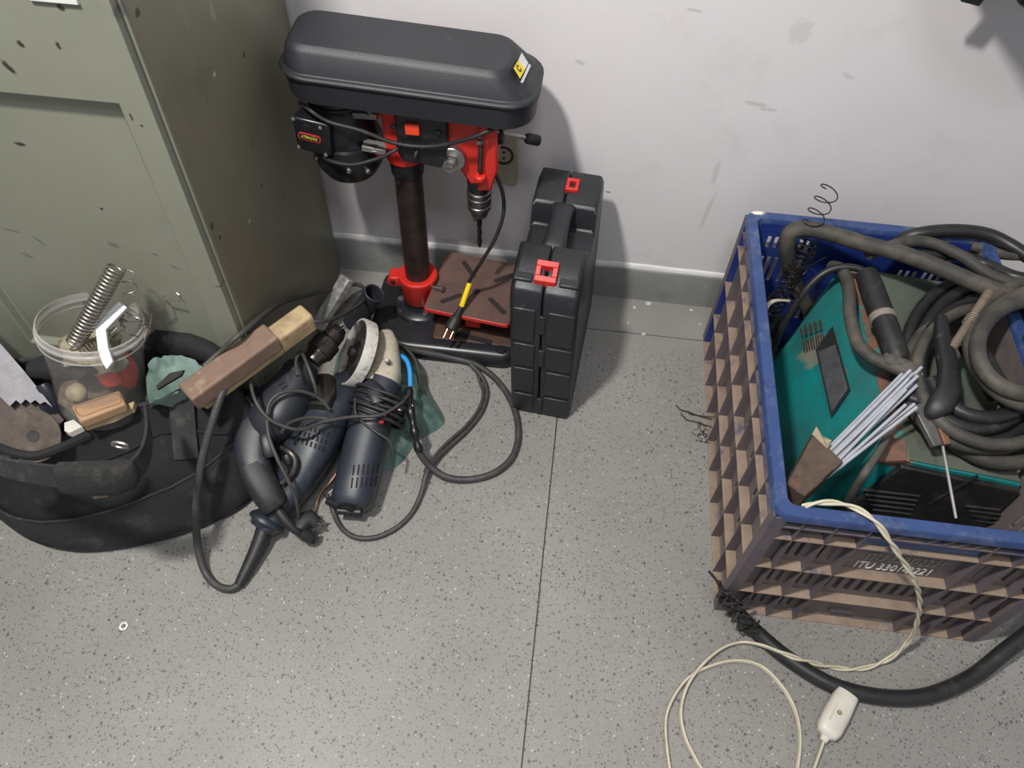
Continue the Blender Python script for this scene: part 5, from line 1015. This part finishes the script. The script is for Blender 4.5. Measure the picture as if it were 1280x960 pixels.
bm = B(); tube(bm, cr([P(352, 560, z=.115), P(363, 566, z=.117), P(369, 576, z=.11), P(366, 590, z=.10), P(352, 604, z=.088)], 5), .0052, 10); obj('trigger_guard', bm, DSTEEL, sd2)
bm = B(); c0, c1_ = P(358, 568, z=.11), P(362, 580, z=.10); loft(bm, [(c0, .006, .005), (c0.lerp(c1_, .5), .008, .007), (c1_, .006, .005)], (0, 0, 1), 3, 12); obj('trigger', bm, BLK, sd2)
# --- angle grinder
ag = thing('angle_grinder', P(460, 560, z=0), 'blue-grey angle grinder with pale metal head and white-edged disc guard', 'angle grinder')
ax = [(480, 478, .098), (470, 500, .09), (463, 528, .078), (455, 562, .064), (447, 596, .052), (440, 626, .044), (438, 634, .042)]
bm = B(); rr_ = [.032, .0345, .0335, .034, .0335, .0325, .026]
loft(bm, [(P(*p[:2], z=p[2]), r, r * .95) for p, r in zip(ax, rr_)], (0, 0, 1), 2.4, 28); gbod = obj('motor_body', bm, BLUEGREY, ag, angle=45)
bm = B(); loft(bm, [(P(462, 531, z=.077), .0352, .0335), (P(461, 535, z=.075), .0352, .0335)], (0, 0, 1), 2.4, 28); obj('body_seam', bm, BLK, gbod)
slots(gbod, (440, 580), (476, 577), (436, 612), 6, 2, .36, .82)
HEAD = mat('pale_cast_metal', (.46, .42, .33), .5, .15, var=.2, vs=30, bump=.2, spots=[((.10, .075, .05), 22, .56, .68, .85)])
bm = B(); loft(bm, [(P(474, 484, z=.096), .033, .030), (P(478, 468, z=.10), .032, .029), (P(481, 448, z=.108), .0265, .026), (P(483, 430, z=.112), .0205, .022), (P(483, 419, z=.112), .013, .015)], (0, 0, 1), 2.6, 24); hdm = obj('gear_head', bm, HEAD, ag, angle=45)
q = P(485, 452, z=.137); bm = B(); lathe(bm, q, (V((0, 0, H)) - q), [(-.004, .0045), (.001, .0045), (.0015, .0025)], 12); obj('head_screw', bm, DSTEEL, hdm)
bm = B(); loft(bm, [(P(462, 480, z=.116), .012, .01), (P(470, 492, z=.12), .016, .012), (P(473, 505, z=.115), .012, .009)], (0, 0, 1), 2.5, 14); obj('side_cover', bm, DGREY, ag)
nd = V((-.83, -.16, .53)).normalized(); dc = P(443, 440, z=.132)
bm = B(); lathe(bm, dc, nd, [(-.016, .054), (-.016, .0575), (.002, .0585), (.004, .0575), (.004, .0545), (-.010, .0535)], 44, cap=False)
# keep the half of the guard ring that faces the head, as in the photo
gd = obj('guard', bm, mat('white_guard_paint', (.50, .48, .44), .55, var=.15, vs=40, spots=[((.12, .09, .07), 35, .56, .66, .9), ((.16, .12, .09), 110, .62, .68, .8)]), ag, angle=40, label='white-painted guard ring with rust spots')
so_ = gd.modifiers.new('s', 'SOLIDIFY'); so_.thickness = .0012
bm = B(); lathe(bm, dc, nd, [(-.012, .0540), (-.010, .0540), (-.009, .052), (-.006, .030), (-.002, .024), (-.002, .0)], 40); obj('disc', bm, mat('dark_disc', (.028, .027, .027), .6, .3, var=.3, vs=40, spots=[((.12, .11, .10), 40, .55, .7, .5)]), ag, angle=30)
bm = B(); lathe(bm, dc - nd * .002, nd, [(-.001, .020), (.003, .0195), (.005, .014), (.005, .010), (.011, .009), (.012, .006), (.012, 0)], 24); obj('disc_flange', bm, CHK, ag, angle=30)
bm = B(); lathe(bm, dc - nd * .014, -nd, [(0, .024), (.012, .021), (.03, .019)], 24); obj('spindle_neck', bm, HEAD, ag, angle=40)
q = P(478, 523, z=.107); bm = B(); M = frame(q, (1, -.1, 0)); box(bm, (-.004, -.009, -.004), (.004, .009, .001), M); obj('red_switch', bm, mat('dull_red', (.28, .02, .02), .5), ag, bevel=.001, label='red switch')
# cord wound round the body
bm = B(); a, b = P(475, 492, z=.093), P(464, 523, z=.08); ad_ = (b - a).normalized(); u_ = V((1, 0, 0)); u_ = (u_ - ad_ * u_.dot(ad_)).normalized(); v_ = ad_.cross(u_)
pts = []
for k in range(110):
    q = 2 * math.pi * k / 24; r = .0395 + .0035 * math.sin(q * .37) + (.012 if math.cos(q) > .5 else 0) * math.cos(q); pts.append(a.lerp(b, k / 110) + (u_ * math.cos(q) + v_ * math.sin(q)) * r + ad_ * .007 * math.sin(q * 1.0 + 1))
tube(bm, pts, .0032, 8); obj('wound_cord', bm, RUBBER, ag, angle=80)
bm = B(); tube(bm, cr([P(440, 634, z=.045), P(425, 632, z=.03), P(410, 626, z=.022)], 4), lambda t: .0065, 10); obj('cord_exit', bm, RUBBER, ag)
bm = B(); lathe(bm, P(446, 640, z=.030), V((1, .1, -.1)), [(-.03, .006), (-.004, .0065), (.0, .0075), (.006, .0075), (.008, .005)], 14); obj('barrel_clip', bm, BLK, ag)

# ------------------------------------------------------------------ green plastic bag below the grinder
GRB = mat('dull_green_plastic', (.075, .135, .115), .3, var=.25, vs=20, bump=.8, bs=45, spots=[((.2, .27, .24), 22, .56, .72, .6), ((.03, .04, .035), 16, .58, .7, .6)])
bm = B(); out = cr([P(px, py, z=.001) for px, py in ((415, 480), (430, 430), (470, 415), (505, 425), (525, 455), (538, 490), (556, 524), (545, 538), (522, 552), (500, 580), (470, 592), (435, 585), (418, 540))], 5, True); n = len(out); ctr = sum(out, V()) / n; R = []
for k in range(10):
    t = k / 9; R.append([out[i].lerp(V((ctr.x, ctr.y, 0)), t * .97) + V((0, 0, .045 * math.sin(min(1, t * 1.7) * math.pi / 2) + .012 * t * 0 + (0 if k == 0 else .011) * mnoise.noise(V((out[i].x * 60 * (1 - t * .5), out[i].y * 60, t * 5))))) for i in range(n)])
rings(bm, R); tag(obj('green_sack', bm, GRB, None, angle=75), 'dull green crumpled plastic sack lying under the angle grinder', 'plastic bag')

# ------------------------------------------------------------------ cords on and around the tools
CORD = mat('grey_black_cord', (.042, .041, .04), .55, var=.2, vs=40, spots=[((.11, .10, .09), 40, .5, .75, .5)])
cable('cord', P3([(300, 729, .012), (288, 736, .009), (270, 731, .008), (255, 712, .014), (247, 680, .04), (245, 640, .085), (248, 600, .13), (256, 560, .17), (267, 522, .202), (279, 488, .222), (290, 468, .215)]), .0058, CORD, None, seg=10, parent=sd2)
cable('extension_lead', P3([(255, 458, .245), (275, 440, .255), (300, 418, .275), (330, 393, .255), (355, 377, .205), (385, 369, .14), (420, 360, .07), (448, 356, .035), (466, 372, .055)]), .0042, CORD, 'black cord running along the foot of the cabinet side behind the wooden beam')
cable('extension_lead', P3([(381, 398, .244), (396, 402, .243), (415, 399, .22), (435, 390, .18), (452, 378, .14), (458, 370, .10)]), .0032, CORD, 'thin cord from the wooden beam end to the hollow pipe', cat='cable')
cable('thin_cord', P3([(312, 470, .20), (317, 495, .195), (328, 515, .185), (345, 529, .172), (375, 537, .155), (405, 527, .14), (440, 521, .13), (475, 519, .125), (500, 505, .115), (512, 492, .10)]), .0028, CORD, 'thin cord stretched across the heap from the drill body to the grinder')
cable('thin_cord', P3([(374, 652, .045), (370, 625, .09), (360, 600, .12), (346, 572, .142), (336, 545, .157), (334, 520, .168), (338, 502, .176), (352, 491, .180), (375, 489, .17), (398, 497, .15), (412, 512, .13)]), .0030, CORD, 'thin cord arching from the black plug up over the power drill body')
cable('thin_cord', P3([(372, 470, .192), (370, 452, .195), (376, 440, .19), (384, 456, .19), (392, 478, .175), (396, 492, .16)]), .0028, CORD, 'thin pale cord curling round the drill collar behind the chuck')
cable('thin_cord', P3([(352, 540, .165), (362, 529, .158), (385, 522, .145), (410, 524, .135)]), .0028, CORD, 'short thin cord just above the rows of vents')
cable('thin_cord', P3([(444, 498, .12), (446, 520, .118), (470, 540, .112), (487, 552, .098), (492, 575, .07)]), .0020, CORD, 'very thin cord slanting down over the grinder body')
cable('heavy_cord', P3([(470, 424, .055), (492, 430, .055), (520, 438, .03), (560, 446, .014), (595, 456, .0085), (622, 476, .007), (641, 506, .007), (648, 540, .007), (641, 570, .007), (620, 590, .007), (590, 599, .007), (560, 597, .010), (538, 583, .022), (524, 565, .045), (518, 545, .062), (515, 520, .075), (513, 498, .085), (511, 484, .09)]), .0058, CORD, 'heavy grey cord making the large loop on the floor by the tool case', seg=10)
cable('blue_sleeve', P3([(497, 443, .10), (507, 449, .10), (512, 462, .098), (513, 484, .09)]), .0042, mat('blue_sleeve', (.03, .27, .62), .4, var=.1), 'bright blue sleeve on the cord beside the grinder head', cat='sleeve')
cable('loop_cord', P3([(588, 455, .018), (603, 472, .010), (609, 492, .005), (602, 515, .005), (585, 537, .005), (562, 558, .006), (545, 574, .012), (533, 592, .018), (528, 612, .010), (517, 638, .005), (498, 658, .005), (472, 671, .005), (446, 672, .005), (428, 661, .005), (418, 643, .006), (413, 628, .014), (408, 618, .022)]), .0042, CORD, 'black cord looping on the floor below the angle grinder', seg=8)
cable('loop_cord', P3([(594, 457, .012), (599, 475, .006), (604, 492, .004), (598, 512, .004), (581, 534, .004), (558, 554, .004), (538, 577, .006), (531, 590, .006)]), .0030, CORD, 'thinner cord following the inner side of the large floor loop')
# little brass terminal block beside the blue sleeve
tb = thing('terminal_block', P(502, 512, z=.06), 'small dark terminal block with bright screws beside the grinder', 'terminal block')
bm = B(); box(bm, (-.014, -.006, -.006), (.014, .006, .006), frame(P(503, 512, z=.085), (1, .35, 0))); obj('block', bm, BLK, tb, bevel=.001)
for px, py in ((500, 513), (504, 510), (514, 508)):
    q = P(px, py, z=.093); bm = B(); lathe(bm, q, (0, -.3, 1), [(-.004, .0035), (.0015, .0032)], 10); obj('screw', bm, STEEL, tb)
cable('lead', P3([(500, 432, .055), (512, 440, .06), (521, 455, .06), (525, 480, .05), (535, 500, .02), (543, 520, .012)]), .0030, CORD, None, parent=tb)
# taped black length below it
cable('taped_joint', P3([(511, 486, .094), (512, 505, .092), (516, 528, .08), (520, 548, .066), (524, 564, .05)]), lambda t: .0062 + .0018 * math.sin(t * 22), BLKG, 'lumpy black tape joint on the cord below the blue sleeve', cat='tape joint', seg=9)
# black plug lying by the drill grip
pq = thing('black_plug', P(385, 665, z=0), 'dusty black mains plug lying between the two tool handles', 'plug')
bm = B(); loft(bm, [(P(372, 662, z=.042), .010, .009), (P(378, 652, z=.042), .0155, .011), (P(388, 648, z=.04), .014, .011), (P(396, 654, z=.036), .010, .009)], (0, 0, 1), 2.6, 14)
loft(bm, [(P(376, 664, z=.038), .008, .008), (P(384, 670, z=.03), .010, .008), (P(390, 675, z=.024), .006, .006)], (0, 0, 1), 3, 14); obj('plug_body', bm, RUBBER, pq, angle=45)
for (A, Bp) in (((394, 646, .040), (404, 647, .036)), ((394, 653, .038), (402, 656, .034))):
    bm = B(); tube(bm, [P(A[0], A[1], z=A[2]), P(Bp[0], Bp[1], z=Bp[2])], .0022, 8); obj('pin', bm, DSTEEL, pq)
bm = B(); tube(bm, cr(P3([(384, 672, .028), (391, 678, .018), (396, 672, .022), (393, 664, .03)]), 5), .0026, 8); obj('cord_grip', bm, RUBBER, pq)
# bare coppery wires between the two bodies
cable('bare_wire', P3([(420, 592, .03), (413, 602, .026), (404, 612, .018), (398, 622, .012), (393, 640, .010), (388, 655, .012)]), .0016, mat('copper_wire', (.42, .22, .12), .5, .5, var=.3), 'thin coppery bare wire between the louvred tool and the grinder', cat='wire', seg=6)
cable('bare_wire', P3([(425, 596, .025), (418, 610, .02), (410, 618, .016), (405, 628, .014)]), .0020, mat('pale_wire', (.35, .31, .27), .6, .2), 'short pale wire end beside the grinder tail', cat='wire', seg=6)
